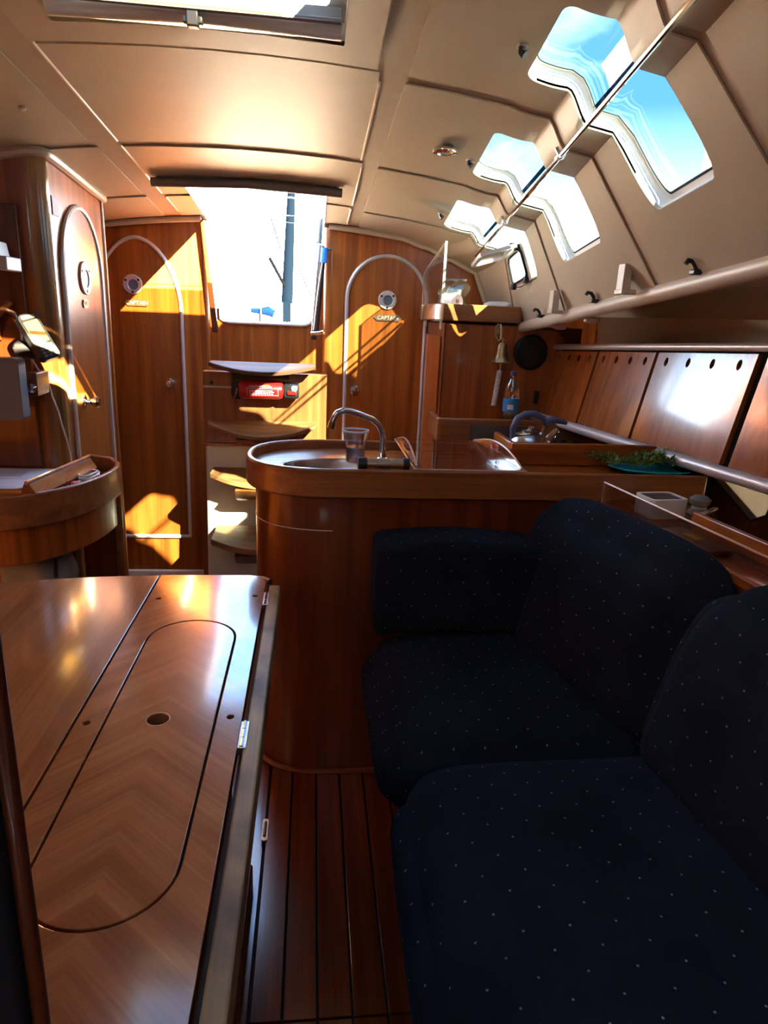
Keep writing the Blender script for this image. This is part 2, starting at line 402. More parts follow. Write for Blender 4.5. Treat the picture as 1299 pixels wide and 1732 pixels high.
# u in [0,4] right of the windows' inner edge; negative u counts x from there: u = -1 is x = UX
UX = -1.45
def S(u, y, off=0.0):
    """point on the liner; off > 0 goes outward"""
    def base(u):
        if u < 0: x = lerp(key(y)[4], UX, -u); return x, zc(x, y)
        return sec(u, y)
    x, z = base(u)
    if off:
        a = base(max(u-.03, -1)); b = base(min(u+.03, 4)); dx, dz = b[0]-a[0], b[1]-a[1]; l = math.hypot(dx, dz)
        x += -dz/l*off; z += dx/l*off
    return Vector((x, y, z))
def Sx(x, y, off=0.0): return Vector((x, y, zc(x, y)+off))
def frange(a, b, n): return [lerp(a, b, i/n) for i in range(n+1)]
def merge(*ls):
    out = []
    for v in sorted([q for l in ls for q in l]):
        if not out or v-out[-1] > 1e-5: out.append(v)
    return out
def grid(bm, G, us, vs, holes=(), corner=None):
    """surface G(u,v) on grid lines with rectangular holes (u0,u1,v0,v1); corner=(ru,rv) rounds the holes"""
    V = {}
    def vert(i, j):
        if (i, j) not in V: V[(i, j)] = bm.verts.new(G(us[i], vs[j]))
        return V[(i, j)]
    for i in range(len(us)-1):
        for j in range(len(vs)-1):
            uc, vc = (us[i]+us[i+1])/2, (vs[j]+vs[j+1])/2
            if any(h[0] < uc < h[1] and h[2] < vc < h[3] for h in holes): continue
            bm.faces.new((vert(i, j), vert(i+1, j), vert(i+1, j+1), vert(i, j+1)))
    if corner:
        bmesh.ops.remove_doubles(bm, verts=bm.verts, dist=.00005)
        for h in holes:
            for (cu, su) in ((h[0], 1), (h[1], -1)):
                for (cv, sv) in ((h[2], 1), (h[3], -1)):
                    ru, rv = corner
                    pts = [bm.verts.new(G(cu, cv))]
                    for k in range(7):
                        a = PI/2*k/6
                        pts.append(bm.verts.new(G(cu+su*ru*(1-math.sin(a)), cv+sv*rv*(1-math.cos(a)))))
                    for k in range(1, 7): bm.faces.new((pts[0], pts[k], pts[k+1]))
        bmesh.ops.remove_doubles(bm, verts=bm.verts, dist=.00005)
    return bm
def hole_loop(h, corner, nu=20, nv=6):
    ru, rv = corner; u0, u1, v0, v1 = h; out = []
    def arc(cu, cv, su, sv, rev):
        pts = [(cu+su*ru*(1-math.sin(PI/2*k/6)), cv+sv*rv*(1-math.cos(PI/2*k/6))) for k in range(7)]
        return pts[::-1] if rev else pts
    # (param k=0 -> (cu+su*ru, cv), k=6 -> (cu, cv+sv*rv))
    out += arc(u0, v0, 1, 1, True)                     # ends on bottom edge (v0)
    out += [(u, v0) for u in frange(u0+ru, u1-ru, nu)][1:-1]
    out += arc(u1, v0, -1, 1, False)
    out += [(u1, v) for v in frange(v0+rv, v1-rv, nv)][1:-1]
    out += arc(u1, v1, -1, -1, True)
    out += [(u, v1) for u in frange(u1-ru, u0+ru, nu)][1:-1]
    out += arc(u0, v1, 1, -1, False)
    out += [(u0, v) for v in frange(v1-rv, v0+rv, nv)][1:-1]
    return out
def band(bm, loop, G0, G1):
    a = [bm.verts.new(G0(*p)) for p in loop]; b = [bm.verts.new(G1(*p)) for p in loop]; n = len(loop)
    for i in range(n): bm.faces.new((a[i], a[(i+1) % n], b[(i+1) % n], b[i]))
    return bm

WIN = [(0, 3.5, 1.27, 1.55), (0, 3.5, 1.855, 2.215), (0, 3.5, 2.50, 2.905)]
WC = (.25, .03)
def wl_(ys, hs):
    out = [y for y in ys if not any(h[2] < y < h[2]+.031 or h[3]-.031 < y < h[3] for h in hs)]
    return merge(out, [q for h in hs for q in (h[2], h[2]+.03, h[3]-.03, h[3])])
def ux(x, y=1.5): return -(x-key(y)[4])/(UX-key(y)[4])
HATCH = (-.50, .055, 1.17, 1.535)      # overhead hatch, x0 x1 y0 y1
COMP = (-.475, .045, 2.655, 3.35)      # sliding hatch of the companionway
FH = (-.70, .20, -.90, -.05)           # unseen hatch added behind the camera to let in more light
YB, YA = -1.0, 3.36                    # fore and aft ends of the cabin

ceil = struct('ceiling', (0, 0, 0))
# backing liner, left part in absolute x so that hatch edges run straight
def leftgrid(bm, off, x0, y0, y1, holes, x1=.20, joint=True):
    xs = merge(frange(x0, x1, 10), [h[0] for h in holes if x0 < h[0] < x1], [h[1] for h in holes if x0 < h[1] < x1])
    ys = merge(frange(y0, y1, 8), [h[2] for h in holes if y0 < h[2] < y1], [h[3] for h in holes if y0 < h[3] < y1])
    return grid(bm, lambda x, y: Sx(x, y, off), xs, ys, holes)
bm = bm_()
leftgrid(bm, .0015, -1.45, YB, YA, [HATCH, COMP, FH])
ys = wl_(frange(YB, YA, 34), WIN)
US = merge(frange(0, 1, 4), frange(1, 2, 8), frange(2, 3, 3), [3.125, 3.25, 3.5, 3.625, 3.75, 3.875, 4])
def GR(off):
    def g(u, y):
        if u < 0:   # strip from x=.20 to E
            x = lerp(key(y)[4], .20, -u); return Sx(x, y, off)
        return S(u, y, off)
    return g
RU = merge([-1, -.5, 0], US)
grid(bm, GR(.0015), RU, ys, WIN, WC)
# hatch trunks
def trunk(bm, h, z, ends=(1, 1, 1, 1)):
    x0, x1, y0, y1 = h
    for k, ((xa, ya), (xb, yb)) in enumerate([((x0, y0), (x1, y0)), ((x1, y0), (x1, y1)), ((x1, y1), (x0, y1)), ((x0, y1), (x0, y0))]):
        if not ends[k]: continue
        vs_ = [bm.verts.new(p) for p in (Sx(xa, ya, -.012), Sx(xb, yb, -.012), (xb, yb, zc(xb, yb)+z), (xa, ya, zc(xa, ya)+z))]
        bm.faces.new(vs_)
trunk(bm, HATCH, .03); trunk(bm, FH, .07); trunk(bm, COMP, .03, (1, 1, 0, 1))
obj('liner', bm, M_BEIGE2, ceil)
def panel(gf, us, vs, holes=(), corner=None, th=.004, drop=.0):
    bm = bm_()
    top = lambda u, v: gf(-drop)(u, v); bot = lambda u, v: gf(-drop-th)(u, v)
    grid(bm, bot, us, vs, holes, corner)
    loop = [(u, vs[0]) for u in us] + [(us[-1], v) for v in vs[1:]] + [(u, vs[-1]) for u in us[::-1][1:]] + [(us[0], v) for v in vs[::-1][1:-1]]
    band(bm, loop, top if drop == 0 else gf(.006), bot)
    for h in holes:
        if corner: band(bm, hole_loop(h, corner), gf(.004), bot)
    bmesh.ops.remove_doubles(bm, verts=bm.verts, dist=.0002)
    return bm
def xg(off): return lambda x, y: Sx(x, y, off)
def lp(x0, x1, y0, y1, holes=(), drop=0.0, th=.004):
    xs = merge(frange(x0, x1, 6), [h[0] for h in holes if x0 < h[0] < x1], [h[1] for h in holes if x0 < h[1] < x1])
    ys = merge(frange(y0, y1, 5), [h[2] for h in holes if y0 < h[2] < y1], [h[3] for h in holes if y0 < h[3] < y1])
    obj('ceiling_panel', panel(xg, xs, ys, holes, None, th, drop), M_BEIGE, ceil)
lp(-.575, .128, .50, 1.615, [HATCH], th=.022)
lp(-.588, .140, 1.67, 2.275)
lp(-.580, .148, 2.325, 2.875, [COMP])
lp(-.575, COMP[0]-.004, 2.915, 3.24); lp(COMP[1]+.004, .142, 2.915, 3.24)
lp(-1.42, -.665, .50, 2.275); lp(-1.42, -.655, 2.325, 2.875); lp(-1.42, -.65, 2.915, 3.24)
lp(-1.42, .14, -.98, .45, [FH])
RR = [(-.98, .03, ()), (.06, .52, ()), (.56, 1.12, ()), (1.15, 1.665, (WIN[0],)), (1.705, 2.325, (WIN[1],)), (2.355, 2.935, (WIN[2],)), (2.965, 3.28, ())]
for y0, y1, hs in RR:
    vs = wl_(frange(y0, y1, 8), hs)
    obj('side_panel' if hs else 'ceiling_panel', panel(GR, RU, vs, hs, WC), M_BEIGE, ceil)
for xs_, ya, yb in ((-.582, 1.66, 2.27), (-.582, 2.31, 2.86), (-.578, 2.92, 3.16), (.143, 1.72, 2.29), (.149, 2.36, 2.87), (.146, 2.93, 3.22)):
    bm = bm_(); tube(bm, [Sx(xs_, lerp(ya, yb, t), -.004) for t in (0, .5, 1)], .0034, 6); obj('joint_strip', bm, M_STRIP, ceil)
# cove moulding along the aft bulkhead
bm = bm_()
tube(bm, [Sx(x, 3.275, -.012) for x in frange(-.92, -.50, 6)], .013, 8)
obj('cove_moulding', bm, M_TRIMB, ceil)
bm = bm_()
tube(bm, [Sx(x, 3.275, -.012) for x in frange(.065, .40, 5)]+[S(u, 3.275, -.010) for u in US[1:-3]], .013, 8)
obj('cove_moulding', bm, M_TRIMB, ceil)

# weather deck above the liner (keeps the light out)
bm = bm_()
HO = [(h[0]-.0, h[1]+.0, h[2]-.0, h[3]+.0) for h in (HATCH, COMP, FH)]
xs = merge(frange(-1.6, .20, 6), [h[0] for h in HO], [h[1] for h in HO]); ysd = merge(frange(YB-.15, YA, 10), [h[2] for h in HO], [h[3] for h in HO])
grid(bm, lambda x, y: Sx(x, y, .032), xs, ysd, HO)
grid(bm, GR(.032), RU, wl_(frange(YB-.15, YA, 30), WIN), WIN, WC)
deck = obj('ceiling_deck', bm, M_OUT, None, kind='structure')
deck.name = 'trim_1'
# side deck and hull side outboard of the liner
def D(y, o=0.0):
    d = key(y)[3]; return Vector((d[0]+o, y, d[1]))

# ------------------------------------------------------------------ windows
for wi, (u0, u1, v0, v1) in enumerate(WIN):
    w = struct('window_%d' % (wi+1), S(2, (v0+v1)/2, .05))
    g = lambda o: (lambda u, v: S(u, v, o))
    lo = hole_loop((u0, u1, v0, v1), WC)
    bm = bm_(); band(bm, lo, g(-.001), g(.030)); 
    # flange around the opening outside
    obj('reveal', bm, M_REVEAL, w)
    def grow(p, du, dv):
        cu, cv = (u0+u1)/2, (v0+v1)/2
        return (min(4, cu+(p[0]-cu)*(1+du)), cv+(p[1]-cv)*(1+dv))
    lo2 = [(p[0], p[1]) for p in hole_loop((u0+.03, u1-.03, v0+.003, v1-.012), (.24, .028))]
    bm = bm_(); n = len(lo)
    a = [bm.verts.new(S(*p, .030)) for p in lo]; b = [bm.verts.new(S(*p, .030)) for p in lo2]
    for i in range(n): bm.faces.new((a[i], a[(i+1) % n], b[(i+1) % n], b[i]))
    obj('frame', bm, M_REVEAL, w)
    lo3 = hole_loop((u0+.045, u1-.045, v0+.004, v1-.0165), (.23, .026))
    bm = bm_()
    a = [bm.verts.new(S(*p, .0285)) for p in lo2]; b = [bm.verts.new(S(*p, .0285)) for p in lo3]
    for i in range(n): bm.faces.new((a[i], a[(i+1) % n], b[(i+1) % n], b[i]))
    obj('gasket', bm, M_BLACKM, w)
    bm = bm_(); grid(bm, g(.036), merge([u0-.03, u1+.05], frange(u0, u1, 28)), merge([v0-.012, v1+.012], frange(v0, v1, 4)))
    obj('pane', bm, M_TINT, w)
# opening portlight in the lower half of window 3, swung inward, and its frame
pl = thing('opening_portlight', S(3.3, 2.70, -.01), 'small white framed portlight set in the aftmost cabin window, its clear flap swung open', 'porthole')
g3 = lambda o: (lambda u, v: S(u, v, o))
lo = hole_loop((3.06, 3.49, 2.56, 2.88), (.07, .04)); li = hole_loop((3.12, 3.43, 2.60, 2.84), (.06, .035))
bm = bm_(); n = len(lo)
for (la, oa, lb, ob) in ((lo, -.012, li, -.012), (lo, -.012, lo, .025), (li, -.012, li, .025)):
    a = [bm.verts.new(S(*p, oa)) for p in la]; b = [bm.verts.new(S(*p, ob)) for p in lb]
    for i in range(n): bm.faces.new((a[i], a[(i+1) % n], b[(i+1) % n], b[i]))
obj('frame', bm, M_ALU, pl)
bm = bm_(); tube(bm, [S(*p, -.016) for p in li], .0045, 6, closed=True); obj('seal', bm, M_BLACKM, pl)
# flap: rectangle hinged at the top edge (u=3.06), hanging inboard
hp0, hp1 = S(3.06, 2.58, -.02), S(3.06, 2.86, -.02)
dirf = Vector((-.83, 0, -.25)).normalized(); yv = (hp1-hp0).normalized(); Lf = .15
def fl(a, b, t):
    nrm = dirf.cross(yv).normalized()
    return hp0 + yv*a + dirf*b + nrm*t
ln = (hp1-hp0).length
bm = bm_(); plate(bm, rrect(0, ln, 0, Lf, .03), [rrect(.018, ln-.018, .018, Lf-.018, .02)], (0, .012), fl)
fo = obj('flap_frame', bm, M_ALU, pl)
bm = bm_(); plate(bm, rrect(.015, ln-.015, .015, Lf-.015, .02), (), (.004, .007), fl); obj('pane', bm, M_CLEAR, fo)
bm = bm_()
bm.free()
for a in (.05, ln-.05):
    bm = bm_(); box(bm, -.010, .010, -.012, .012, -.008, .008, Matrix.Translation(fl(a, .012, -.004))); obj('catch', bm, M_BLACK, fo, bevel=.002)
for u_, v in ((3.46, 2.62), (3.46, 2.82), (3.09, 2.62)):
    bm = bm_(); box(bm, -.008, .008, -.014, .014, -.012, .012, Matrix.Translation(S(u_, v, -.02))); obj('catch', bm, M_BLACK, pl, bevel=.002)

bm = bm_(); grid(bm, lambda x, y: Sx(x, y, .036), [COMP[0]-.02, -.2, COMP[1]+.02], [2.62, 2.72, 2.80])
obj('sliding_hatch', bm, M_SMOKE, ceil)
# overhead hatch: frame, pane and roller
def overhead(name, h):
    w = struct(name, ((h[0]+h[1])/2, (h[2]+h[3])/2, 1.95))
    x0, x1, y0, y1 = h
    fn = lambda a, b, c: Sx(a, b, c)
    bm = bm_(); plate(bm, rrect(x0-.03, x1+.03, y0-.03, y1+.03, .05), [rrect(x0+.03, x1-.03, y0+.03, y1-.03, .045)], (.018 if name == 'window_4' else .055, .05 if name == 'window_4' else .085), fn)
    obj('frame', bm, M_METAL, w)
    bm = bm_(); plate(bm, rrect(x0+.015, x1-.015, y0+.015, y1-.015, .045), (), (.087, .093), fn)
    obj('pane', bm, M_HATCH, w)
    bm = bm_(); tube(bm, [Sx(p[0], p[1], .052) for p in rrect(x0+.022, x1-.022, y0+.022, y1-.022, .04)], .006, 6, closed=True)
    obj('gasket', bm, M_BLACKM, w)
overhead('window_4', HATCH); overhead('window_5', FH)  # the second is the unseen hatch added for extra light
rb = thing('roller_shade', (-.22, 1.49, 1.86), 'silvery tubular roller shade across the aft edge of the overhead hatch', 'blind')
bm = bm_(); tube(bm, [Sx(-.492, 1.49, -.014), Sx(-.22, 1.49, -.014), Sx(.047, 1.49, -.014)], .0185, 16); obj('cassette', bm, M_ROLL, rb)
bm = bm_(); box(bm, -.49, .045, 1.452, 1.462, 1.862, 1.885); tube(bm, [(-.49, 1.458, 1.868), (.045, 1.458, 1.866)], .007, 8); obj('pull_bar', bm, M_DGREY, rb)
bm = bm_(); box(bm, -.238, -.216, 1.455, 1.475, 1.836, 1.884); box(bm, -.245, -.209, 1.462, 1.474, 1.842, 1.856); obj('catch', bm, M_BLACK, rb, bevel=.003)
rb = thing('roller_shade', (-.24, 2.64, 1.78), 'dark grey roller shade along the front of the companionway opening', 'blind')
bm = bm_(); tube(bm, [Sx(-.570, 2.64, -.022), Sx(-.24, 2.64, -.022), Sx(.098, 2.64, -.022)], .0155, 14); obj('cassette', bm, M_DGREY, rb)
bm = bm_(); tube(bm, [Sx(-.555, 2.655, -.006), Sx(.085, 2.655, -.006)], .006, 8); obj('track', bm, M_BLACK, rb)

# ------------------------------------------------------------------ bulkheads
def ceil_outline(x0, x1, y, dz=.004):
    """liner profile points from x0 to x1 at y (x increasing)"""
    pts = []
    E = key(y)[4]
    for x in frange(x0, min(x1, E), 8): pts.append((x, zc(x, y)+dz))
    if x1 > E:
        for u in US[1:]:
            p = S(u, y, dz)
            if p.x < x1-1e-4: pts.append((p.x, p.z))
            else: break
    return pts
wb = struct('wall_back', (0, 3.3, 0))
bm = bm_()
xl, xr = -.508, .075
fnxz = lambda y0: (lambda a, b, c: (a, y0+c, b))
top = ceil_outline(-1.42, xl, 3.3)
plate(bm, [(-1.42, 0), (xl, 0)]+top[::-1], (), (0, .025), fnxz(3.3))
obj('wall_panel', bm, M_WV, wb, smooth=False)
bm = bm_()
topr = ceil_outline(xr, .87, 3.3); dlast = topr[-1]
plate(bm, [(xr, 0), (1.44, 0), (1.44, 1.46), (dlast[0]+.03, 1.46), (dlast[0]+.02, 1.40)]+topr[::-1], (), (0, .025), fnxz(3.3))
obj('wall_panel', bm, M_WV, wb, smooth=False)
# centre panel below the companionway, set a little aft
CB0, CB1, CZ = -.452, .004, 1.284
bm = bm_()
zt = zc(-.22, YA)
op = [(-.500, zt+.01)] + [(-.462, 1.36)] + [(CB0-.004+.06*(1-math.cos(a)), 1.345-.061*math.sin(a)) for a in frange(.15, PI/2, 5)] + \
     [(CB1+.004-.06*(1-math.cos(a)), 1.345-.061*math.sin(a)) for a in frange(PI/2, .15, 5)] + [(.016, 1.36), (.052, zt+.01)]
plate(bm, [(-.53, 0), (.10, 0), (.10, zt+.01)]+op[::-1]+[(-.53, zt+.01)], (), (0, .025), fnxz(YA))
obj('wall_panel', bm, M_WV, wb, smooth=False)
bm = bm_()
tube(bm, [(p[0], YA-.004, p[1]) for p in op], .007, 8, caps=True); obj('opening_trim', bm, M_WHP, wb)
for xx in (xl+.002, xr-.002):
    bm = bm_(); tube(bm, [(xx, 3.322, 0), (xx, 3.322, zc(xx, 3.32)-.004)], .026, 20); obj('corner_post', bm, M_WV, wb)
# threshold moulding
bm = bm_(); box(bm, -1.0, -.545, 3.28, 3.30, 0, .05); obj('low_step', bm, M_WHITE, wb, bevel=.006)

def arch_pts(c, hw, zs, zt_, zb, ex=2.0, n=22):
    pts = [(c-hw, zb)]
    for k in range(n+1):
        a = PI*k/n; ca, sa = math.cos(a), math.sin(a)
        pts.append((c-math.copysign(abs(ca)**(2/ex), ca)*hw, zs+(sa**(2/ex))*(zt_-zs)))
    pts.append((c+hw, zb)); return pts
def arch_door(name, fn, c, hw, zs, zt_, zb, ex=2.0, knob=None, vent=None, plate_at=None, txt=None, out=1, rv=.043, hinge=None, rt=.009, kl=.028):
    d = struct(name, fn(c, zb, 0))
    ap = arch_pts(c, hw, zs, zt_, zb, ex)
    bm = bm_(); plate(bm, arch_pts(c, hw-.004, zs, zt_-.004, zb+.004, ex), (), (-.006, .001), fn); obj('door_leaf', bm, M_DOOR, d, smooth=False)
    bm = bm_(); tube(bm, [fn(p[0], p[1], -.006) for p in ap[1:-1]] and [fn(p[0], p[1], -.006) for p in ap], rt, 8, closed=True)
    obj('arch_trim', bm, M_ALU, d)
    if vent:
        a0, b0 = vent
        bm = bm_(); plate(bm, circ(a0, b0, rv, 28), [circ(a0+.003, b0-.002, rv*.52, 20)], (-.014, -.006), fn); v = obj('vent_ring', bm, M_ALU, d, bevel=.002)
        bm = bm_(); plate(bm, circ(a0+.003, b0-.002, rv*.53, 20), (), (-.010, -.006), fn); obj('vent_disc', bm, M_GREY, v)
        bm = bm_()
        for q in (35, 150, 270):
            plate(bm, circ(a0+rv*.78*math.cos(math.radians(q)), b0+rv*.78*math.sin(math.radians(q)), .0055, 8), (), (-.016, -.013), fn)
        obj('screw', bm, M_BLACK, v)
    if plate_at:
        a0, b0, hwid = plate_at
        bm = bm_()
        ol = [(a0-hwid, b0), (a0-hwid*.86, b0+.006), (a0-hwid*.78, b0+.014), (a0+hwid*.78, b0+.014), (a0+hwid*.86, b0+.006), (a0+hwid, b0), (a0+hwid*.86, b0-.006), (a0+hwid*.78, b0-.014), (a0-hwid*.78, b0-.014), (a0-hwid*.86, b0-.006)]
        plate(bm, ol, (), (-.011, -.006), fn); pp = obj('name_plate', bm, M_BRASS, d, smooth=False)
        if txt:
            o_, ax, az = Vector(fn(a0, b0, -.0115)), Vector(fn(a0+1, b0, 0))-Vector(fn(a0, b0, 0)), Vector(fn(a0, b0, -1))-Vector(fn(a0, b0, 0))
            mt = Matrix(((ax.x, 0, az.x, o_.x), (ax.y, 0, az.y, o_.y), (ax.z, 1, az.z, o_.z), (0, 0, 0, 1)))
            bt = text_bm(txt, .024, .0006, mt)
            obj('lettering', bt, M_EDGEC, pp, smooth=False)
    if knob:
        a0, b0 = knob
        zax = (Vector(fn(a0, b0, -1))-Vector(fn(a0, b0, 0))).normalized(); rm = zax.to_track_quat('Z', 'Y').to_matrix()
        bm = bm_(); lathe(bm, [(0, 0), (.024, 0), (.024, .004), (.018, .007), (.009, .009), (.008, kl*.5), (.017, kl*.75), (.020, kl), (.016, kl+.009), (0, kl+.011)], fn(a0, b0, -.006), rm, 20)
        obj('door_knob', bm, M_CHROME, d)
    if hinge:
        bm = bm_()
        for hz in hinge: tube(bm, [fn(c+hw+.006, hz-.035, -.010), fn(c+hw+.006, hz+.035, -.010)], .006, 8)
        obj('hinge', bm, M_METAL, d)
    return d
arch_door('door_1', fnxz(3.3), -.795, .19, 1.33, 1.632, .235, 1.85, (-.668, .994), (-.815, 1.432), (-.80, 1.352, .055), 'CAPTAIN')
arch_door('door_2', fnxz(3.3), .345, .189, 1.415, 1.610, .235, 2.0, (.206, .988), (.347, 1.415), (.352, 1.334), 'CAPTAIN') if False else \
arch_door('door_2', fnxz(3.3), .345, .189, 1.415, 1.610, .235, 2.0, (.206, .988), (.347, 1.415), (.352, 1.334, .068), 'CAPTAIN', hinge=(1.34,))
bm = bm_(); tube(bm, [(-1.0, 3.294, .230), (-.60, 3.294, .230)], .010, 8); obj('sill_rail', bm, M_ALU, wb)

# left side: head compartment (fore-aft wall, rounded corner, forward-facing wall)
wl = struct('wall_left', (-.81, 2.6, 0))
fnl = lambda a, b, c: (-.81-(-1)*(-c)*1.0, a, b)      # (y, z, depth): negative depth stands proud toward +x
ztl = lambda y: zc(-.81, y)+.004
bm = bm_(); plate(bm, [(2.34, 0), (2.868, 0), (2.868, ztl(2.868)), (2.34, ztl(2.34))], (), (0, .03), lambda a, b, c: (-.81-c, a, b))
obj('wall_panel', bm, M_WV, wl, smooth=False)
bm = bm_(); plate(bm, [(-1.45, 0), (-.862, 0), (-.862, zc(-.86, 2.29)+.004), (-1.45, zc(-1.45, 2.29)+.004)], (), (0, .03), fnxz(2.288))
obj('wall_panel', bm, M_WV, wl, smooth=False)
bm = bm_()
ring = [(-.862+.052*math.sin(a), 2.340-.052*math.cos(a)) for a in frange(0, PI/2, 10)]
inn = [(-.862+.03*math.sin(a), 2.340-.03*math.cos(a)) for a in frange(PI/2, 0, 10)]
plate(bm, ring+inn, (), (0, 1.775), lambda a, b, c: (a, b, c)); obj('corner_post', bm, wood('post_wood', (.19, .085, .022), (.45, .22, .07), 'z', rough=.2), wl)
bm = bm_(); tube(bm, [(-.815, 2.868, 0), (-.815, 2.868, ztl(2.868)-.006)], .014, 10); obj('end_post', bm, M_WV, wl)
bm = bm_(); box(bm, -1.42, -.82, 2.862, 2.88, 0, 1.70); obj('return_panel', bm, M_WV, wl, smooth=False)
bm = bm_()
tube(bm, [Sx(-1.4, 2.285, -.012)]+[Vector((p[0]+.006, p[1]-.003, zc(p[0], p[1])-.012)) for p in ring]+[Sx(-.803, y, -.012) for y in (2.45, 2.65, 2.88)], .015, 8)
obj('cove_moulding', bm, M_TRIMB, wl)
arch_door('door_3', lambda a, b, c: (-.81-c, a, b), 2.582, .205, 1.43, 1.652, .19, 2.0, (2.478, 1.005), (2.585, 1.425), (2.57, 1.338, .028), 'WC', rv=.056, rt=.009, kl=.045)
bm = bm_(); box(bm, -1.02, -.885, 2.262, 2.2879, .815, 1.615); obj('side_board', bm, M_DARK, wl, bevel=.003, smooth=False)
bm = bm_(); box(bm, -.809, -.8065, 2.345, 2.40, 1.60, 1.655); obj('notice_card', bm, M_PAPER, wl)

# enclosing hull: left side, front bulkhead, right side
whl = struct('wall_hull_left', (-1.43, 1, 0)); whl.name = 'wall_port'
bm = bm_(); box(bm, -1.46, -1.42, YB, 3.4, 0, 1.80)
obj('hull_lining', bm, M_WV, whl, smooth=False)
wf = struct('wall_front', (0, YB, 0))
bm = bm_(); box(bm, -1.46, 1.42, YB-.04, YB, 0, 2.05); obj('wall_panel', bm, M_WV, wf, smooth=False)
wr = struct('wall_right', (1.22, 1.5, 0))
HW = [(1.61, .868), (1.67, .835), (1.89, .915), (1.86, .945), (1.59, .945)]   # hull portlight outline (y, z)
bm = bm_(); plate(bm, [(YB, 0), (3.3, 0), (3.3, 1.0), (YB, 1.0)], [HW], (0, .03), lambda a, b, c: (1.22+c, a, b)); obj('hull_lining', bm, M_DARK, wr, smooth=False)
bm = bm_()   # hull liner above the lockers, curving up and in to the grab rail
sect = lambda y: [(1.40, 1.0), (1.40, 1.30), (1.39, 1.38), (1.34, 1.452-.06*(y-1.2)*.5), (1.20, 1.485-.07*(y-1.2)*.5), (key(y)[3][0], key(y)[3][1]+.006)]
yy = frange(YB, 3.3, 16); rows = [[bm.verts.new((p[0], y, p[1])) for p in sect(y)] for y in yy]
for a, b in zip(rows, rows[1:]):
    for k in range(5): bm.faces.new((a[k], a[k+1], b[k+1], b[k]))
obj('side_deck_lining', bm, M_TRIMB, wr)
bm = bm_()   # outer hull skin
rows = [[bm.verts.new(p) for p in ((1.46, y, .0), (1.46, y, 1.47), (D(y).x+.03, y, key(y)[3][1]+.05))] for y in yy]
for a, b in zip(rows, rows[1:]):
    for k in range(2):
        if k == 0 and a[0].co.y > 1.5 and a[0].co.y < 2.0: continue
        if k == 0 and b[0].co.y > 1.5 and b[0].co.y < 2.0: continue
        bm.faces.new((a[k], a[k+1], b[k+1], b[k]))
obj('hull_skin', bm, M_OUT, wr)

# ------------------------------------------------------------------ floor
fl_ = struct('floor', (0, 1, 0))
bm = bm_(); box(bm, -1.45, 1.42, YB, 3.42, -.05, -.011); obj('subfloor', bm, M_BLACKM, fl_, smooth=False)
edges = [-.605, -.535, -.465, -.395, -.325, -.255, -.185, -.113]
for k in range(len(edges)-1):
    for (a, b) in ((YB, .985), (.99, 3.3)):
        bm = bm_(); box(bm, edges[k]+.002, edges[k+1]-.002, a, b, -.011, -.005); obj('plank', bm, M_FLOOR, fl_, bevel=.001, smooth=False)
edges = [-.110, -.045, .025, .095, .165, .236, .306]
for k in range(len(edges)-1):
    for (a, b) in ((YB, .985), (.99, 1.83)):
        bm = bm_(); box(bm, edges[k]+.0025, edges[k+1]-.0025, a, b, -.011, .003); obj('plank', bm, M_FLOOR, fl_, bevel=.001, smooth=False)
for (x0, x1) in ((-1.42, -.61), (.31, 1.20)):
    bm = bm_(); box(bm, x0, x1, YB, 3.3, -.011, -.004); obj('floor_board', bm, M_FLOOR, fl_, smooth=False)
lp_ = thing('floor_latch', (-.112, 1.50, .004), 'small brass finger latch at the left edge of the cabin floorboards', 'latch')
bm = bm_(); plate(bm, rrect(-.120, -.104, 1.46, 1.54, .007), (), (.003, .007)); obj('plate', bm, M_BRASS, lp_)
bm = bm_(); tube(bm, [(-.112, 1.475, .008), (-.112, 1.525, .008)], .004, 8); obj('pull', bm, M_METAL, lp_)

# ------------------------------------------------------------------ galley island
def sup(c, a, b, ex, t0, t1, n):
    out = []
    for t in frange(t0, t1, n):
        ct, st = math.cos(t), math.sin(t)
        out.append((c[0]+math.copysign(abs(ct)**(2/ex), ct)*a, c[1]+math.copysign(abs(st)**(2/ex), st)*b))
    return out
def island(inset, x1=1.10, y0=1.712, y1=2.155):
    cy = (y0+y1)/2
    end = sup((.06, cy), .247-inset, (y1-y0)/2-inset, 2.35, PI/2, 3*PI/2, 30)   # back-left-front
    return [(x1, y1-inset)]+end+[(x1, y0+inset)]
gi = thing('galley_island', (.4, 1.93, 0), 'curved teak galley island with a deep laminated rim beside the blue settee', 'kitchen island')
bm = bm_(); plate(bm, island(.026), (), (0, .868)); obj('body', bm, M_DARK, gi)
bm = bm_(); plate(bm, island(.020), [island(.05)], (.866, .874)); obj('shadow_joint', bm, M_BLACKM, gi)
bm = bm_(); plate(bm, island(0.0), [island(.018)], (.872, .950)); obj('rim', bm, M_RIM, gi, bevel=.005)
sk = [(.085+.165*math.cos(a), 1.858+.098*math.sin(a)) for a in [2*PI*k/40 for k in range(40)]]
bm = bm_(); plate(bm, island(.019), [sk], (.905, .925)); obj('worktop', bm, M_WX, gi, smooth=False)
p_ = [q for q in island(.0255) if q[1] < 1.99 and q[0] < .15]
bm = bm_(); tube(bm, [(q[0], q[1], .775-.012*max(0, (q[0]+.1))) for q in p_], .0016, 5); obj('panel_joint', bm, M_EDGEC, gi)
p_ = [q for q in island(.018) if q[1] < 2.0]
bm = bm_(); tube(bm, [(q[0], q[1], .006) for q in p_ if q[0] < .35]+[(.35, 1.732, .006)], .009, 6); obj('base_moulding', bm, M_DARKX, gi)
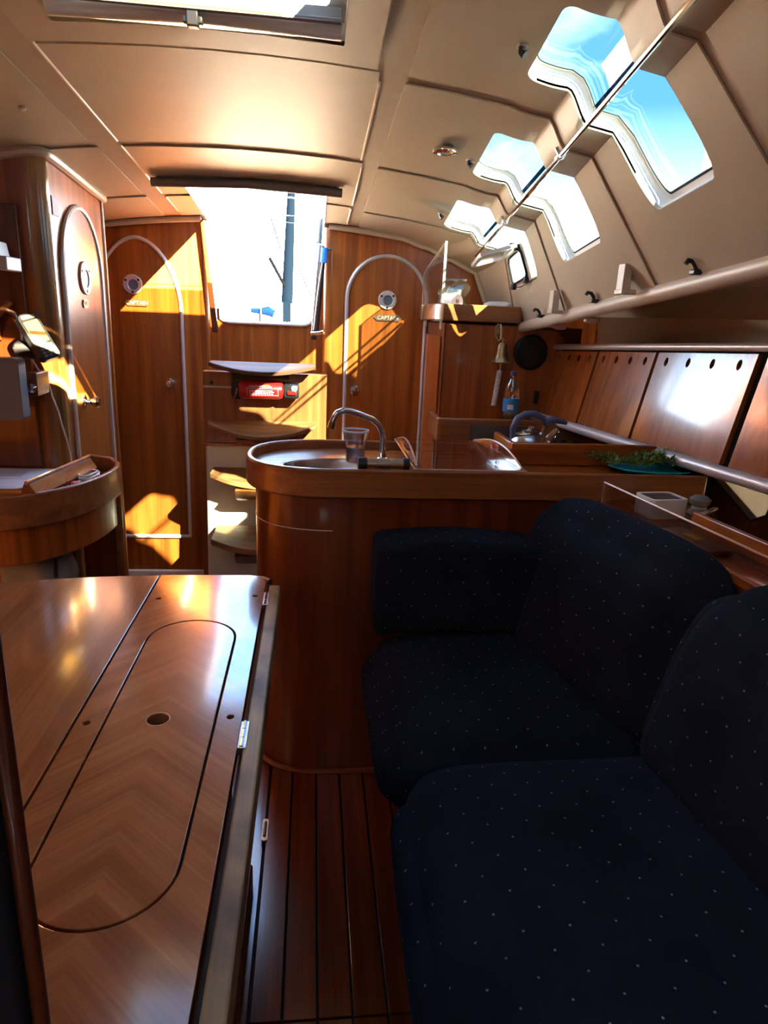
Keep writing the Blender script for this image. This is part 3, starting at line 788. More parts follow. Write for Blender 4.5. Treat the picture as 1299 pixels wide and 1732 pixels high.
# sink
sn = thing('sink', (.085, 1.858, .80), 'oval stainless steel sink let into the rounded end of the galley island', 'sink')
bm = bm_(); n = 40; prof = [(1.10, .0), (1.0, .003), (.965, -.004), (.93, -.05), (.86, -.095), (.6, -.118), (.15, -.122)]
rings = [[bm.verts.new((.085+.165*s*math.cos(2*PI*k/n), 1.858+.098*s*math.sin(2*PI*k/n), .926+dz)) for k in range(n)] for s, dz in prof]
for A, B in zip(rings, rings[1:]):
    for k in range(n): bm.faces.new((A[k], A[(k+1) % n], B[(k+1) % n], B[k]))
bm.faces.new(rings[-1]); obj('basin', bm, M_STEEL, sn)
bm = bm_(); lathe(bm, [(0, 0), (.022, 0), (.022, .003), (.014, .004), (0, .002)], (.085, 1.858, .805)); obj('drain', bm, M_CHROME, sn)
# faucet
fc = thing('faucet', (.20, 1.93, .925), 'chrome swan neck galley faucet with angled spout behind the sink', 'faucet')
bm = bm_(); lathe(bm, [(0, 0), (.017, 0), (.017, .012), (.011, .016), (.0105, .03), (0, .031)], (.208, 1.93, .925)); obj('base', bm, M_CHROME, fc)
pts = [(.208, 1.93, .94), (.207, 1.93, .995), (.203, 1.925, 1.018), (.192, 1.915, 1.040), (.172, 1.905, 1.056), (.135, 1.89, 1.071), (.105, 1.875, 1.082), (.086, 1.865, 1.084), (.070, 1.857, 1.078), (.060, 1.852, 1.064), (.055, 1.85, 1.050)]
bm = bm_(); tube(bm, pts, .0088, 14); obj('spout', bm, M_CHROME, fc)
bm = bm_(); tube(bm, [(.056, 1.85, 1.054), (.052, 1.849, 1.036)], .0108, 14); obj('aerator', bm, M_CHROME, fc)
mxr = thing('pump_switch', (.19, 1.765, .925), 'horizontal grey cylinder with black end caps on the island rim below the faucet', 'tap mixer')
bm = bm_(); tube(bm, [(.148, 1.757, .958), (.246, 1.757, .958)], .0155, 20); obj('barrel', bm, M_STEEL, mxr)
for a, b in ((.124, .148), (.246, .264)):
    bm = bm_(); tube(bm, [(a, 1.757, .958), (b, 1.757, .958)], .0178, 20); obj('end_cap', bm, M_BLACK, mxr, bevel=.002)
bm = bm_(); box(bm, .17, .21, 1.742, 1.772, .926, .950); obj('foot', bm, M_BLACK, mxr, bevel=.003)
# cup
cp = thing('drinking_cup', (.128, 1.945, .925), 'clear ribbed plastic cup half filled, standing behind the sink', 'cup')
bm = bm_()
n = 48; rr = []
for r, z in ((.026, .0), (.027, .004), (.030, .045), (.037, .088), (.038, .09)):
    ring = []
    for k in range(n):
        q = r*(1+(.022 if k % 2 else 0)*(1 if .04 < z < .089 else 0)); ring.append(bm.verts.new((.128+q*math.cos(2*PI*k/n), 1.945+q*math.sin(2*PI*k/n), .9255+z)))
    rr.append(ring)
for A, B in zip(rr, rr[1:]):
    for k in range(n): bm.faces.new((A[k], A[(k+1) % n], B[(k+1) % n], B[k]))
bm.faces.new(rr[0][::-1]); obj('shell', bm, M_CUP, cp)
bm = bm_(); lathe(bm, [(0, .002), (.0255, .002), (.0285, .042), (0, .042)], (.128, 1.945, .926)); obj('water', bm, M_WATER, cp)
bm = bm_(); lathe(bm, [(.036, .088), (.0385, .088), (.0395, .0905), (.0385, .093), (.036, .093)], (.128, 1.945, .9255), n=32); obj('lip', bm, M_PAPER, cp)
# clear cover over the hob side of the island
ac = thing('acrylic_cover', (.42, 1.93, .952), 'clear acrylic cover with two upright curved fins lying on the island', 'cover')
bm = bm_(); plate(bm, rrect(.272, .575, 1.706, 2.158, .012), (), (.9525, .9585)); obj('sheet', bm, M_PINK, ac)
bm = bm_()
tube(bm, [(.272, 1.706, .9555), (.575, 1.706, .9555)], .0034, 6); tube(bm, [(.575, 1.706, .9555), (.575, 2.155, .9555)], .0022, 6); tube(bm, [(.272, 1.706, .9555), (.272, 2.155, .9555)], .003, 6)
obj('sheet_edge', bm, M_EDGEO, ac)
for xf, sl in ((.276, .0), (.566, -.035)):
    arc = [(1.725+.42*t, .960+.062*math.sin(PI*min(1, t*.62+.0))**1.0) for t in frange(0, 1, 14)]
    arc = [(1.725+.42*t, .960+.034*(math.sin(PI*t**.9))) for t in frange(0, 1, 16)]
    holes = [circ(y_, z_, .008, 10, .004) for y_, z_ in ((1.92, .983), (1.97, .982), (1.92, .971), (1.97, .970))]
    fn = lambda a, b, c, xf=xf, sl=sl: (xf+c+sl*(a-1.72)/.42, a, b)
    bm = bm_(); plate(bm, arc, holes, (0, .005), fn); fi = obj('fin', bm, M_PINK, ac, smooth=False)
    bm = bm_(); tube(bm, [Vector(fn(p[0], p[1], .0025)) for p in arc], .0028, 6); obj('fin_edge', bm, M_EDGEO, fi)
    for h in holes:
        bm = bm_(); tube(bm, [Vector(fn(p[0], p[1], .0025)) for p in h], .0022, 5, closed=True); obj('slot_rim', bm, M_RED, fi)
# galley counter right of the cover: fiddle wall, hob behind
gc = thing('hob_surround', (.85, 2.2, .925), 'low teak fiddle wall running across the counter in front of the kettle', 'counter fiddle')
bm = bm_(); box(bm, .600, 1.06, 1.935, 1.957, .9255, .992); obj('fiddle', bm, M_WX, gc, bevel=.004)
bm = bm_(); box(bm, .600, .618, 1.957, 2.15, .9255, .990); obj('side_fiddle', bm, M_WY, gc, bevel=.004)
hb = thing('gas_hob', (.82, 2.36, .86), 'dark steel hob recessed behind the galley island under the kettle', 'stove')
bm = bm_(); box(bm, .62, 1.12, 2.165, 2.585, .10, .880); obj('body', bm, M_BLACK, hb, bevel=.004)
bm = bm_()
for k in range(7): tube(bm, [(.66+.06*k, 2.19, .894), (.66+.06*k, 2.56, .894)], .004, 6)
tube(bm, [(.64, 2.19, .889), (1.06, 2.19, .889)], .004, 6); tube(bm, [(.64, 2.56, .889), (1.06, 2.56, .889)], .004, 6)
obj('pan_grid', bm, M_STEEL, hb)
bm = bm_(); plate(bm, rrect(.628, .86, .872, .942, .012), (), (0, .012), fnxz(2.584)); obj('back_plate', bm, plain('dull_steel', (.16, .13, .11), rough=.35, metal=.6, noise=.2), hb)
ab = thing('aft_galley_counter', (.85, 2.72, 0), 'teak ledge with rounded fiddle behind the hob carrying the water bottle', 'counter')
bm = bm_(); box(bm, .525, 1.16, 2.625, 2.848, 0, .905); obj('body', bm, M_DARK, ab, smooth=False)
bm = bm_(); box(bm, .50, 1.18, 2.62, 2.848, .905, .917); obj('worktop', bm, M_WX, ab)
bm = bm_(); plate(bm, [(1.18, 2.597), (.53, 2.597)]+[(.512+.02*math.cos(a), 2.615+.02*math.sin(a)) for a in frange(-PI/2, -PI, 5)]+[(.492, 2.80), (.510, 2.80), (.510, 2.618), (1.18, 2.618)], (), (.872, .965))
obj('fiddle', bm, M_RIM, ab, bevel=.004)
# aft cabinet
acb = thing('aft_cabinet', (.72, 3.07, 0), 'tall teak cabinet with overhanging rounded top between the bell and the arched door', 'cabinet')
bm = bm_(); plate(bm, [(.545, 2.85), (1.14, 2.85), (1.14, 3.298), (.545, 3.298)], (), (0, 1.325)); obj('body', bm, M_DARK, acb, smooth=False)
bm = bm_(); plate(bm, [(.552, 0.0), (.87, 0.0), (1.13, 0), (1.13, 1.20), (1.03, 1.31), (.87, 1.32), (.552, 1.32)], (), (0, .006), fnxz(2.844)); obj('front_panel', bm, M_WV, acb, smooth=False)
bm = bm_(); box(bm, .5375, .5445, 2.90, 3.27, .12, 1.27); sdp = obj('side_door', bm, wood('red_teak', (.30, .06, .01), (.42, .10, .016), 'z'), acb, bevel=.002, smooth=False)
bm = bm_(); plate(bm, rrect(2.90, 2.925, .86, .90, .006), (), (0, .006), lambda a, b, c: (.5375-c, a, b)); obj('latch', bm, M_BLACK, sdp)
tp = [(.505, 3.298)]+[(.505, 2.875), (.535, 2.832)]+[(.845+.035*math.cos(a), 2.862+.035*math.sin(a)) for a in frange(-PI/2, 0, 6)]+[(.885, 3.298)]
tpi = [(.523, 3.28), (.523, 2.885), (.545, 2.850)]+[(.840+.025*math.cos(a), 2.872+.022*math.sin(a)) for a in frange(-PI/2, 0, 6)]+[(.865, 3.28)]
bm = bm_(); plate(bm, tp, [tpi], (1.335, 1.402)); obj('top_rim', bm, M_RIM, acb, bevel=.004)
bm = bm_(); plate(bm, tpi, (), (1.335, 1.385)); obj('top_board', bm, M_WX, acb, smooth=False)
# acrylic splash panel standing at the cabinet's left edge
sp_ = thing('splash_panel', (.525, 3.0, 1.39), 'upright clear acrylic panel at the left edge of the aft cabinet top', 'panel')
ol = [(2.858, 1.33), (3.20, 1.33), (3.20, 1.535), (3.13, 1.56), (2.90, 1.632), (2.858, 1.640)]
bm = bm_(); plate(bm, ol, (), (0, .006), lambda a, b, c: (.4975+c+.03*(3.2-a)/.34, a, b)); obj('sheet', bm, M_CLEAR, sp_, smooth=False)
bm = bm_(); box(bm, .5255, .5345, 2.850, 2.859, 1.30, 1.642); obj('bright_edge', bm, plain('acrylic_edge_bright', (.85, .78, .58), rough=.3), sp_)
bm = bm_(); tube(bm, [Vector((.5005+.03*(3.2-a)/.34, a, b)) for a, b in ol[::-1][:-1]], .0022, 5); obj('edge', bm, M_EDGEC, sp_)
# bag, paper roll, cloth on the cabinet top
bg = thing('food_bag', (.63, 3.12, 1.385), 'clear zip bag of green leaves standing on the aft cabinet', 'bag')
def bagf(s):
    def w(p, u): return (p.x+.012*math.sin(p.z*60)*s, p.y+.01*u.z, p.z+.008*math.sin(p.x*70))
    return w
bm = bm_(); cushion(bm, .63, 3.12, 1.448, .056*1, .022, .060, .02, (0.008, 0.0), 8, bagf(1)); obj('film', bm, M_BAGP, bg)
bm = bm_(); cushion(bm, .633, 3.12, 1.425, .050, .018, .034, .016, (0.006, 0.006), 8, bagf(1.2)); obj('leaves', bm, M_BAG, bg)
bm = bm_(); box(bm, .580, .682, 3.115, 3.119, 1.505, 1.516); obj('seal_strip', bm, M_BAGP, bg)
rl = thing('paper_roll', (.590, 2.985, 1.386), 'white paper roll lying on the aft cabinet behind the acrylic panel', 'paper roll')
bm = bm_(); mrot = Matrix.Rotation(PI/2, 3, 'X'); lathe(bm, [(.010, -.045), (.028, -.045), (.030, -.040), (.030, .040), (.028, .045), (.010, .045), (.010, -.045)], (.592, 2.985, 1.416), Matrix.Rotation(math.radians(25), 3, 'Z') @ mrot, 28)
obj('roll', bm, plain('tissue', (.85, .84, .82), rough=.9), rl)
ct = thing('folded_cloth', (.80, 2.98, 1.386), 'low white folded cloth at the right end of the aft cabinet top', 'cloth')
bm = bm_(); cushion(bm, .80, 3.0, 1.401, .055, .05, .014, .01, (.002, .006), 8, lambda p, u: (p.x, p.y, p.z+.004*math.sin(p.x*90+p.y*60))); obj('cloth', bm, plain('cloth_white', (.7, .72, .74), rough=.9), ct)

# bell with loop, pull cord
be = thing('ship_bell', (.778, 2.82, 1.175), 'small brass ship bell hanging on the front of the aft cabinet', 'bell')
bm = bm_(); lathe(bm, [(.0, .078), (.014, .077), (.020, .068), (.022, .045), (.026, .022), (.034, .007), (.041, .0), (.040, -.003), (.031, .004), (.022, .020), (.018, .050), (0, .066)], (.783, 2.80, 1.178), n=28); obj('body', bm, M_BRASS, be)
bm = bm_(); tube(bm, [(.783, 2.80, 1.254), (.783, 2.80, 1.268)], .005, 8); tube(bm, [(.768, 2.80, 1.262), (.775, 2.80, 1.270), (.79, 2.80, 1.270), (.797, 2.80, 1.262)], .0035, 8); obj('crown', bm, M_BRASS, be)
bm = bm_()
for s in (-1, 1): tube(bm, [(.772+s*.004, 2.805, 1.262), (.769+s*.012, 2.825, 1.29), (.770+s*.011, 2.832, 1.315), (.774+s*.003, 2.836, 1.33)], .0045, 8, flat=.5)
box(bm, .762, .782, 2.834, 2.8435, 1.290, 1.322); obj('bracket', bm, M_BRASS, be)
bm = bm_(); tube(bm, [(.783, 2.80, 1.22), (.783, 2.80, 1.172)], .003, 6); lathe(bm, [(0, 0), (.006, .004), (.006, .008), (0, .012)], (.783, 2.80, 1.163)); obj('clapper', bm, M_BRASS, be)
pc = thing('bell_rope', (.778, 2.81, 1.06), 'white plaited cord hanging below the ship bell', 'rope')
bm = bm_(); tube(bm, [(.784, 2.80, 1.163), (.782, 2.80, 1.135)], .002, 6); obj('lanyard', bm, M_ROPE, pc)
bm = bm_()
for ph in range(3):
    pts = [(.781-.012*(k/36)+.0055*math.sin(k*.9+ph*2*PI/3), 2.800+.0055*math.cos(k*.9+ph*2*PI/3), 1.140-.142*k/36) for k in range(37)]
    tube(bm, pts, .0062, 8)
obj('braid', bm, M_ROPE, pc)
# round loudspeaker
ls = thing('round_speaker', (.925, 2.83, 1.22), 'round black speaker on the wood beside the ship bell', 'speaker')
bm = bm_(); lathe(bm, [(0, 0), (.072, 0), (.074, .010), (.070, .022), (.064, .026), (.060, .022), (.02, .027), (0, .028)], (.918, 2.842, 1.220), Matrix.Rotation(PI/2, 3, 'X'), 32); obj('housing', bm, M_BLACKM, ls)
bm = bm_(); lathe(bm, [(.0605, .0225), (.0625, .0275), (.0645, .0225)], (.918, 2.842, 1.220), Matrix.Rotation(PI/2, 3, 'X'), 32); obj('grille_ring', bm, M_BLACK, ls)
sw = thing('wall_switch', (.965, 2.84, 1.03), 'small black switch low on the wood below the round speaker', 'switch')
bm = bm_(); box(bm, .955, .975, 2.832, 2.843, 1.005, 1.06); obj('switch_plate', bm, M_BLACK, sw, bevel=.002)
# bottle
bo = thing('water_bottle', (.825, 2.735, .917), 'clear plastic water bottle with blue label on the ledge under the bell', 'bottle')
bm = bm_(); lathe(bm, [(0, .003), (.030, .0), (.033, .008), (.031, .03), (.033, .05), (.033, .058), (.0315, .062), (.0315, .118), (.033, .122), (.034, .145), (.030, .165), (.018, .190), (.0115, .202), (.0115, .212)], (.825, 2.735, .9175), n=28); obj('bottle_body', bm, M_PET, bo)
bm = bm_(); lathe(bm, [(.0325, .062), (.0333, .063), (.0333, .117), (.0325, .118)], (.825, 2.735, .9175), n=28); lb = obj('label_band', bm, M_LAB, bo)
bm = bm_(); lathe(bm, [(.0, .228), (.0125, .228), (.0135, .222), (.0135, .211), (.0, .211)], (.825, 2.735, .9175), n=20); obj('cap', bm, plain('cap_blue', (.04, .07, .25), rough=.4), bo)
bm = bm_()
for k in range(4): 
    a = -2.15+.16*k; box(bm, -.004, .004, -.0006, .0006, -.010, .010, Matrix.Translation((.825+.0338*math.cos(a), 2.735+.0338*math.sin(a), 1.002)) @ Matrix.Rotation(a+PI/2, 4, 'Z'))
obj('label_print', bm, M_WHP, lb)
# kettle
KZ = .018
kt = thing('kettle', (.765, 2.27, .88), 'polished steel whistling kettle with dark blue hoop handle on the hob', 'kettle')
bm = bm_(); lathe(bm, [(0, 0), (.070, 0), (.078, .008), (.076, .035), (.062, .060), (.035, .074), (.0, .078)], (.765, 2.27, .898), n=32); obj('pot', bm, M_STEEL, kt)
bm = bm_(); lathe(bm, [(.0, .078), (.030, .076), (.031, .080), (.010, .086), (.009, .094), (.0, .097)], (.765, 2.27, .898), n=24); obj('lid', bm, M_STEEL, kt)
bm = bm_(); tube(bm, [(.822, 2.265, .925), (.842, 2.262, .945), (.858, 2.26, .968)], [.016, .013, .010], 12); bmesh.ops.translate(bm, verts=bm.verts, vec=(0, 0, KZ)); obj('kettle_spout', bm, M_CHROME, kt)
bm = bm_(); tube(bm, [(.703, 2.27, .928), (.700, 2.27, .965), (.712, 2.27, .998), (.740, 2.27, 1.016), (.775, 2.27, 1.018), (.805, 2.27, 1.003), (.818, 2.27, .985)], [.009, .011, .012, .012, .012, .011, .009], 10); bmesh.ops.translate(bm, verts=bm.verts, vec=(0, 0, KZ)); obj('handle', bm, M_SLATE, kt)
bm = bm_(); tube(bm, [(.815, 2.27, .99), (.838, 2.266, 1.000), (.870, 2.26, .996), (.888, 2.26, .990)], [.011, .012, .010, .007], 10); bmesh.ops.translate(bm, verts=bm.verts, vec=(0, 0, KZ)); obj('whistle_lever', bm, M_SLATE, kt)
bm = bm_(); tube(bm, [(.800, 2.27, .935), (.812, 2.27, .975)], .0055, 8); bmesh.ops.translate(bm, verts=bm.verts, vec=(0, 0, KZ)); obj('handle_strut', bm, M_CHROME, kt)
bm = bm_(); tube(bm, [(.712, 2.27, .925), (.704, 2.27, .945)], .007, 8); bmesh.ops.translate(bm, verts=bm.verts, vec=(0, 0, KZ)); obj('handle_strut', bm, M_CHROME, kt)

# plate with herbs
pt = thing('turquoise_plate', (1.02, 1.87, .925), 'turquoise plate holding the pile of green herbs on the counter', 'plate')
bm = bm_(); MS = Matrix.Diagonal((1.25, .8, 1)); lathe(bm, [(0, 0), (.07, 0), (.105, .012), (.108, .014), (.104, .016), (.068, .004), (0, .004)], (1.02, 1.87, .9262), MS, 36); obj('dish', bm, M_TURQ, pt)
bm = bm_()
for k in range(3): lathe(bm, [(.080+.009*k, .0068+.003*k), (.082+.009*k, .0095+.003*k), (.084+.009*k, .008+.003*k)], (1.02, 1.87, .9262), MS, 36)
obj('ridge', bm, M_LAB, pt)
hr = thing('fresh_herbs', (1.02, 1.88, .94), 'tangle of fresh green herb sprigs heaped on the turquoise plate', 'herbs')
for sidx in range(34):
    x0, y0 = 1.02+random.uniform(-.10, .10), 1.875+random.uniform(-.05, .045)
    ang = random.uniform(-.5, .7)+(PI if random.random() < .4 else 0)
    ln_ = random.uniform(.06, .13); z0 = .944+random.uniform(0, .024)
    if sidx < 4: x0, ang, z0 = .955, PI+random.uniform(-.5, .5), .945
    P_ = [Vector((x0+ln_*t*math.cos(ang), y0+ln_*t*math.sin(ang)*.7, z0+.018*math.sin(t*2.4)-.006*t)) for t in frange(0, 1, 5)]
    bs = bm_(); tube(bs, P_, .0013, 5)
    for i in range(34):
        t = random.random(); p = P_[min(4, int(t*5))].lerp(P_[min(5, int(t*5)+1)], t*5 % 1)
        d = Vector((random.uniform(-1, 1), random.uniform(-1, 1), random.uniform(-.2, .9))).normalized(); s = random.uniform(.012, .026)
        u, v = frame_of(d); w = s*.16
        vv = [bs.verts.new(q) for q in (p, p+d*s*.45+u*w, p+d*s, p+d*s*.45-u*w)]; bs.faces.new(vv)
    obj('herb_sprig', bs, M_HERB if sidx % 2 else M_HERB2, hr, smooth=False)
# floor-level end cheek of the island
# ------------------------------------------------------------------ lockers on the right
def XB(y): return .980+(2.85-y)*.112
def ZB(y): return .957+(2.92-y)*.0190
def XT(y): return XB(y)+.058
def ZT(y): return 1.237+(2.88-y)*.050
seg = [(2.505, 2.845), (2.137, 2.497), (1.690, 2.128), (1.02, 1.662)]
lab = ['aftmost overhead locker beside the round speaker with a four-hole teak door', 'overhead locker second from the round speaker with a four-hole teak door',
       'wide overhead locker third from the round speaker, half reflecting the sky', 'nearest overhead locker above the settee end, door shining pale with reflected sky']
M_LOCK = wood('locker_veneer', (.26, .066, .011), (.42, .125, .020), 'z', rough=.2, coat=.5)
for k, (ya, yb) in enumerate(seg):
    lk = thing('overhead_locker', ((XB(ya)+.1), (ya+yb)/2, ZB(ya)), lab[k], 'cabinet', 'overhead lockers along the right side')
    bm = bm_()
    def q(y, s, dx, dz): return (lerp(XB(y), XT(y), s)+dx, y, lerp(ZB(y), ZT(y), s)+dz)
    ym = (ya+yb)/2
    def cor(dx, yo): return [q(ya+yo, 0, dx, .012), q(yb-yo, 0, dx, .012), q(yb-yo, 1, dx, -.008), q(ya+yo, 1, dx, -.008)]
    a = cor(0, .006); b = cor(.016, .006)
    def fnl_(s, t, c):  # s along y, t up
        p0 = Vector(q(lerp(ya+.004, yb-.004, s), t, 0, 0)); return p0+Vector((c, 0, 0))
    holes = []
    for j in range(4):
        sj = .13+.25*j; hh = .010/(yb-ya); hv = .014/.3
        holes.append([(sj+hh*math.cos(w_), .875+hv*math.sin(w_)) for w_ in [2*PI*i/12 for i in range(12)]])
    plate(bm, [(0, .03), (1, .03), (1, .97), (0, .97)], holes, (0, .014), fnl_)
    obj('locker_door', bm, M_LOCK, lk, smooth=False)
    bm = bm_()
    hexa(bm, [q(ya-.004, 0, .016, 0), q(yb+.004, 0, .016, 0), (1.39, yb+.004, ZB(yb)), (1.39, ya-.004, ZB(ya)), q(ya-.004, 1, .016, 0), q(yb+.004, 1, .016, 0), (1.39, yb+.004, ZT(yb)), (1.39, ya-.004, ZT(ya))])
    obj('carcass', bm, M_BLACKM, lk, smooth=False)
tr = struct('trim_2', (1.1, 2, .96))
bm = bm_(); tube(bm, [(XB(y)-.016, y, ZB(y)-.006) for y in (.6, 1.2, 2.0, 2.9)], .0185, 16); obj('lower_rail', bm, M_ALU, tr)
bm = bm_(); tube(bm, [(XT(y)-.010, y, ZT(y)+.008) for y in (.6, 1.2, 2.0, 2.9)], .0115, 12); box(bm, 1.05, 1.06, 2.84, 2.85, 1.22, 1.24); obj('upper_rail', bm, M_ALU, tr)
bm = bm_()
hexa(bm, [(XT(.6)-.005, .6, ZT(.6)-.003), (XT(2.9)-.005, 2.9, ZT(2.9)-.003), (1.40, 2.9, ZT(2.9)), (1.40, .6, ZT(.6)), (XT(.6)-.005, .6, ZT(.6)+.004), (XT(2.9)-.005, 2.9, ZT(2.9)+.004), (1.40, 2.9, ZT(2.9)+.012), (1.40, .6, ZT(.6)+.012)])
obj('locker_top', bm, M_BEIGE, tr)
# grab rail
gr = thing('grab_rail', (.87, 2.0, 1.38), 'thick white padded grab rail running fore and aft under the windows', 'handrail')
def TBE(y): return Vector((.868+.006*(y-1.3), y, 1.464-.092*(y-1.29)))
bm = bm_(); tube(bm, [TBE(y) for y in (.3, .9, 1.29, 1.8, 2.3, 2.84)], .0215, 18); obj('rail', bm, M_TRIMB, gr)
bm = bm_()
p = TBE(2.50); tube(bm, [p+Vector((.0, 0, -.012)), p+Vector((.035, .01, -.022)), p+Vector((.06, .01, -.02))], .012, 10)
obj('fitting', bm, M_TRIMB, gr); bm = bm_()
p = TBE(2.20); lathe(bm, [(0, 0), (.026, 0), (.026, .01), (.015, .016), (0, .017)], p+Vector((.035, 0, -.018)), Matrix.Rotation(PI, 3, 'X')); obj('fitting', bm, M_TRIMB, gr)
for k, y in enumerate((1.50, 2.06, 2.56)):
    hk = thing('curtain_hook', TBE(y)+Vector((0, 0, .022)), ['black hook on the grab rail nearest the camera', 'black hook on the grab rail below the gap between the windows', 'black hook at the aft end of the grab rail'][k], 'hook', 'black hooks on the grab rail')
    p = TBE(y)+Vector((-.022, 0, .017)); bm = bm_()
    tube(bm, [p, p+Vector((-.004, .0, .014)), p+Vector((-.012, 0, .024)), p+Vector((-.024, 0, .026)), p+Vector((-.028, 0, .018))], .0055, 8); obj('hook', bm, M_BLACK, hk)
    bm = bm_(); box(bm, p.x-.012, p.x+.014, y-.012, y+.012, p.z-.004, p.z+.008); obj('clip', bm, M_BLACK, hk, bevel=.003)
for k, y in enumerate((1.80, 2.335)):
    tb = thing('rail_tab', TBE(y), ['pale upright tab standing on the grab rail, the nearer one', 'pale upright tab standing on the grab rail, the farther one'][k], 'bracket', 'pale tabs on the grab rail')
    p = TBE(y)+Vector((-.046, 0, 0)); bm = bm_(); box(bm, p.x-.018, p.x+.004, y-.020, y+.020, p.z+.012, p.z+.082); obj('tab', bm, M_TRIMB, tb, bevel=.002)
    bm = bm_(); box(bm, p.x-.020, p.x+.020, y-.024, y+.024, p.z+.006, p.z+.018); obj('foot', bm, M_TRIMB, tb, bevel=.002)
# steel rod under the window corners
ro = thing('curtain_rod', (.6, 1.9, 1.7), 'thin stainless rod running under the deck windows', 'rod')
bm = bm_(); RP = lambda y: Vector((.540+.085*(y-1.35), y, 1.772-.093*(y-1.35)-.026))
tube(bm, [RP(y) for y in (.5, 1.35, 2.1, 2.93)], .0055, 8); obj('rod_bar', bm, M_CHROME, ro)
for y in (1.68, 2.33, .9):
    p = RP(y); bm = bm_(); tube(bm, [p+Vector((-.012, 0, .018)), p], .004, 6); box(bm, p.x-.008, p.x+.008, y-.006, y+.006, p.z-.006, p.z+.008)
    tube(bm, [p+Vector((0, -.018, 0)), p+Vector((0, .018, 0))], .0075, 8); obj('rod_bracket', bm, M_METAL, ro)
# blind catches and ceiling lamp
for k, (x, y) in enumerate(((.386, 1.425), (.440, 2.085), (.476, 2.715))):
    ck = thing('blind_catch', Sx(x, y, -.007), ['black catch on the ceiling beside the nearest cabin window', 'black catch on the ceiling beside the middle cabin window', 'black catch on the ceiling beside the aftmost cabin window'][k], 'catch', 'black catches on the ceiling')
    z = zc(x, y)-.0075; bm = bm_(); box(bm, x-.009, x+.009, y-.011, y+.011, z-.004, z); obj('plate', bm, M_METAL, ck)
    bm = bm_(); tube(bm, [(x, y, z-.003), (x, y, z-.012), (x+.006, y-.004, z-.018)], [.007, .007, .009], 8); obj('latch_button', bm, M_BLACK, ck)
lm = thing('ceiling_spotlight', Sx(.36, 2.045, -.007), 'small round chrome spotlight on the ceiling', 'ceiling light')
zl = zc(.36, 2.045)-.0075
bm = bm_(); lathe(bm, [(0, 0), (.034, 0), (.036, -.005), (.034, -.012), (.022, -.014), (.020, -.008), (0, -.008)], (.36, 2.045, zl), n=28); obj('ring', bm, M_CHROME, lm)
bm = bm_(); lathe(bm, [(0, -.008), (.018, -.009), (.014, -.014), (0, -.017)], (.36, 2.045, zl), n=20); obj('lens', bm, M_LGREY, lm)
# small ceiling knob at far left
kn = thing('snap_stud', Sx(-.735, 1.985, 0), 'small metal snap stud on the ceiling at the left picture edge', 'fastener')
bm = bm_(); lathe(bm, [(0, 0), (.008, 0), (.009, -.006), (.005, -.01), (0, -.011)], Sx(-.735, 1.985, -.007), n=12); obj('stud_cap', bm, M_METAL, kn)

# ------------------------------------------------------------------ settee
sb = thing('settee', (.6, 1.0, 0), 'dark plinth of the settee carrying the navy seat cushions', 'settee')
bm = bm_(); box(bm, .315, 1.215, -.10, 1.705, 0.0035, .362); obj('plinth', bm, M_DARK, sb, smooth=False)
shf = thing('settee_shelf', (.95, .9, .363), 'teak shelf running along behind the navy back cushions', 'shelf')
bm = bm_(); hexa(bm, [(.86, -.1, .363), (1.05, -.1, .363), (.93, 1.705, .363), (.76, 1.705, .363), (.955, -.1, .862), (1.05, -.1, .862), (.93, 1.705, .862), (.795, 1.705, .862)]); obj('back_support', bm, M_DARK, shf, smooth=False)
bm = bm_(); plate(bm, [(.785, 1.708), (1.03, 1.708), (1.03, 1.53), (.93, 1.45), (.918, 1.44), (1.09, .1), (.93, .1)], (), (.862, .878)); obj('shelf_board', bm, M_WY, shf, smooth=False)
bm = bm_(); tube(bm, [(.3, 1.0, .01), (.3, 1.7, .01)], .006, 6); obj('toe_moulding', bm, M_DARK, sb)
def seatwarp(y0, y1, front, dip):
    def w(p, u):
        # front edge rolls down; surface rises gently to the back
        t = (u.x+1)/2; z = p.z + .018*t*t*(1 if u.z > 0 else 0)
        x = p.x
        if u.x < 0 and u.z > 0: z -= .030*(-u.x)**5
        x += front(p.y)*(1-t)
        z += dip*math.sin((p.x*5+p.y*7))*(1 if u.z > 0 else 0)
        return (x, p.y, z)
    return w
sc1 = thing('seat_cushion', (.42, 1.35, .36), 'navy dotted seat cushion at the galley end of the settee', 'cushion', 'navy settee seat cushions')
bm = bm_(); cushion(bm, .435, 1.370, .446, .285, .280, .082, .070, (.008, .020), 20, seatwarp(1, 2, lambda y: -.005, .004)); obj('cover', bm, M_SEAF, sc1)
bm = bm_(); tube(bm, [(.20, 1.10, .378), (.20, 1.55, .378)], .004, 6); obj('zip', bm, M_BLACKM, sc1)
sc2 = thing('seat_cushion', (.45, .68, .36), 'navy dotted seat cushion nearest the camera, larger, with rounded front corner', 'cushion', 'navy settee seat cushions')
def w2(p, u):
    q = Vector(seatwarp(0, 1, lambda y: .0, .004)(p, u))
    if u.x < 0 and u.y > 0: q.y -= .035*(-u.x)**4*u.y**2
    q.x += .018*(1.05-q.y)*(1-u.x)/2*-.2
    return q
bm = bm_(); cushion(bm, .455, .640, .458, .300, .445, .084, .074, (.010, .024), 22, w2); obj('cover', bm, M_SEAF, sc2)
bm = bm_(); tube(bm, [(.20, .35, .382), (.20, .95, .382)], .004, 6); obj('zip', bm, M_BLACKM, sc2)
ar = thing('arm_bolster', (.38, 1.62, .56), 'navy dotted arm bolster lying against the galley island', 'bolster')
def wa(p, u):
    return (p.x, p.y-.02*(p.z-.7), p.z-.012*u.x*u.x-(0.010 if u.x > 0 else 0)*u.x)
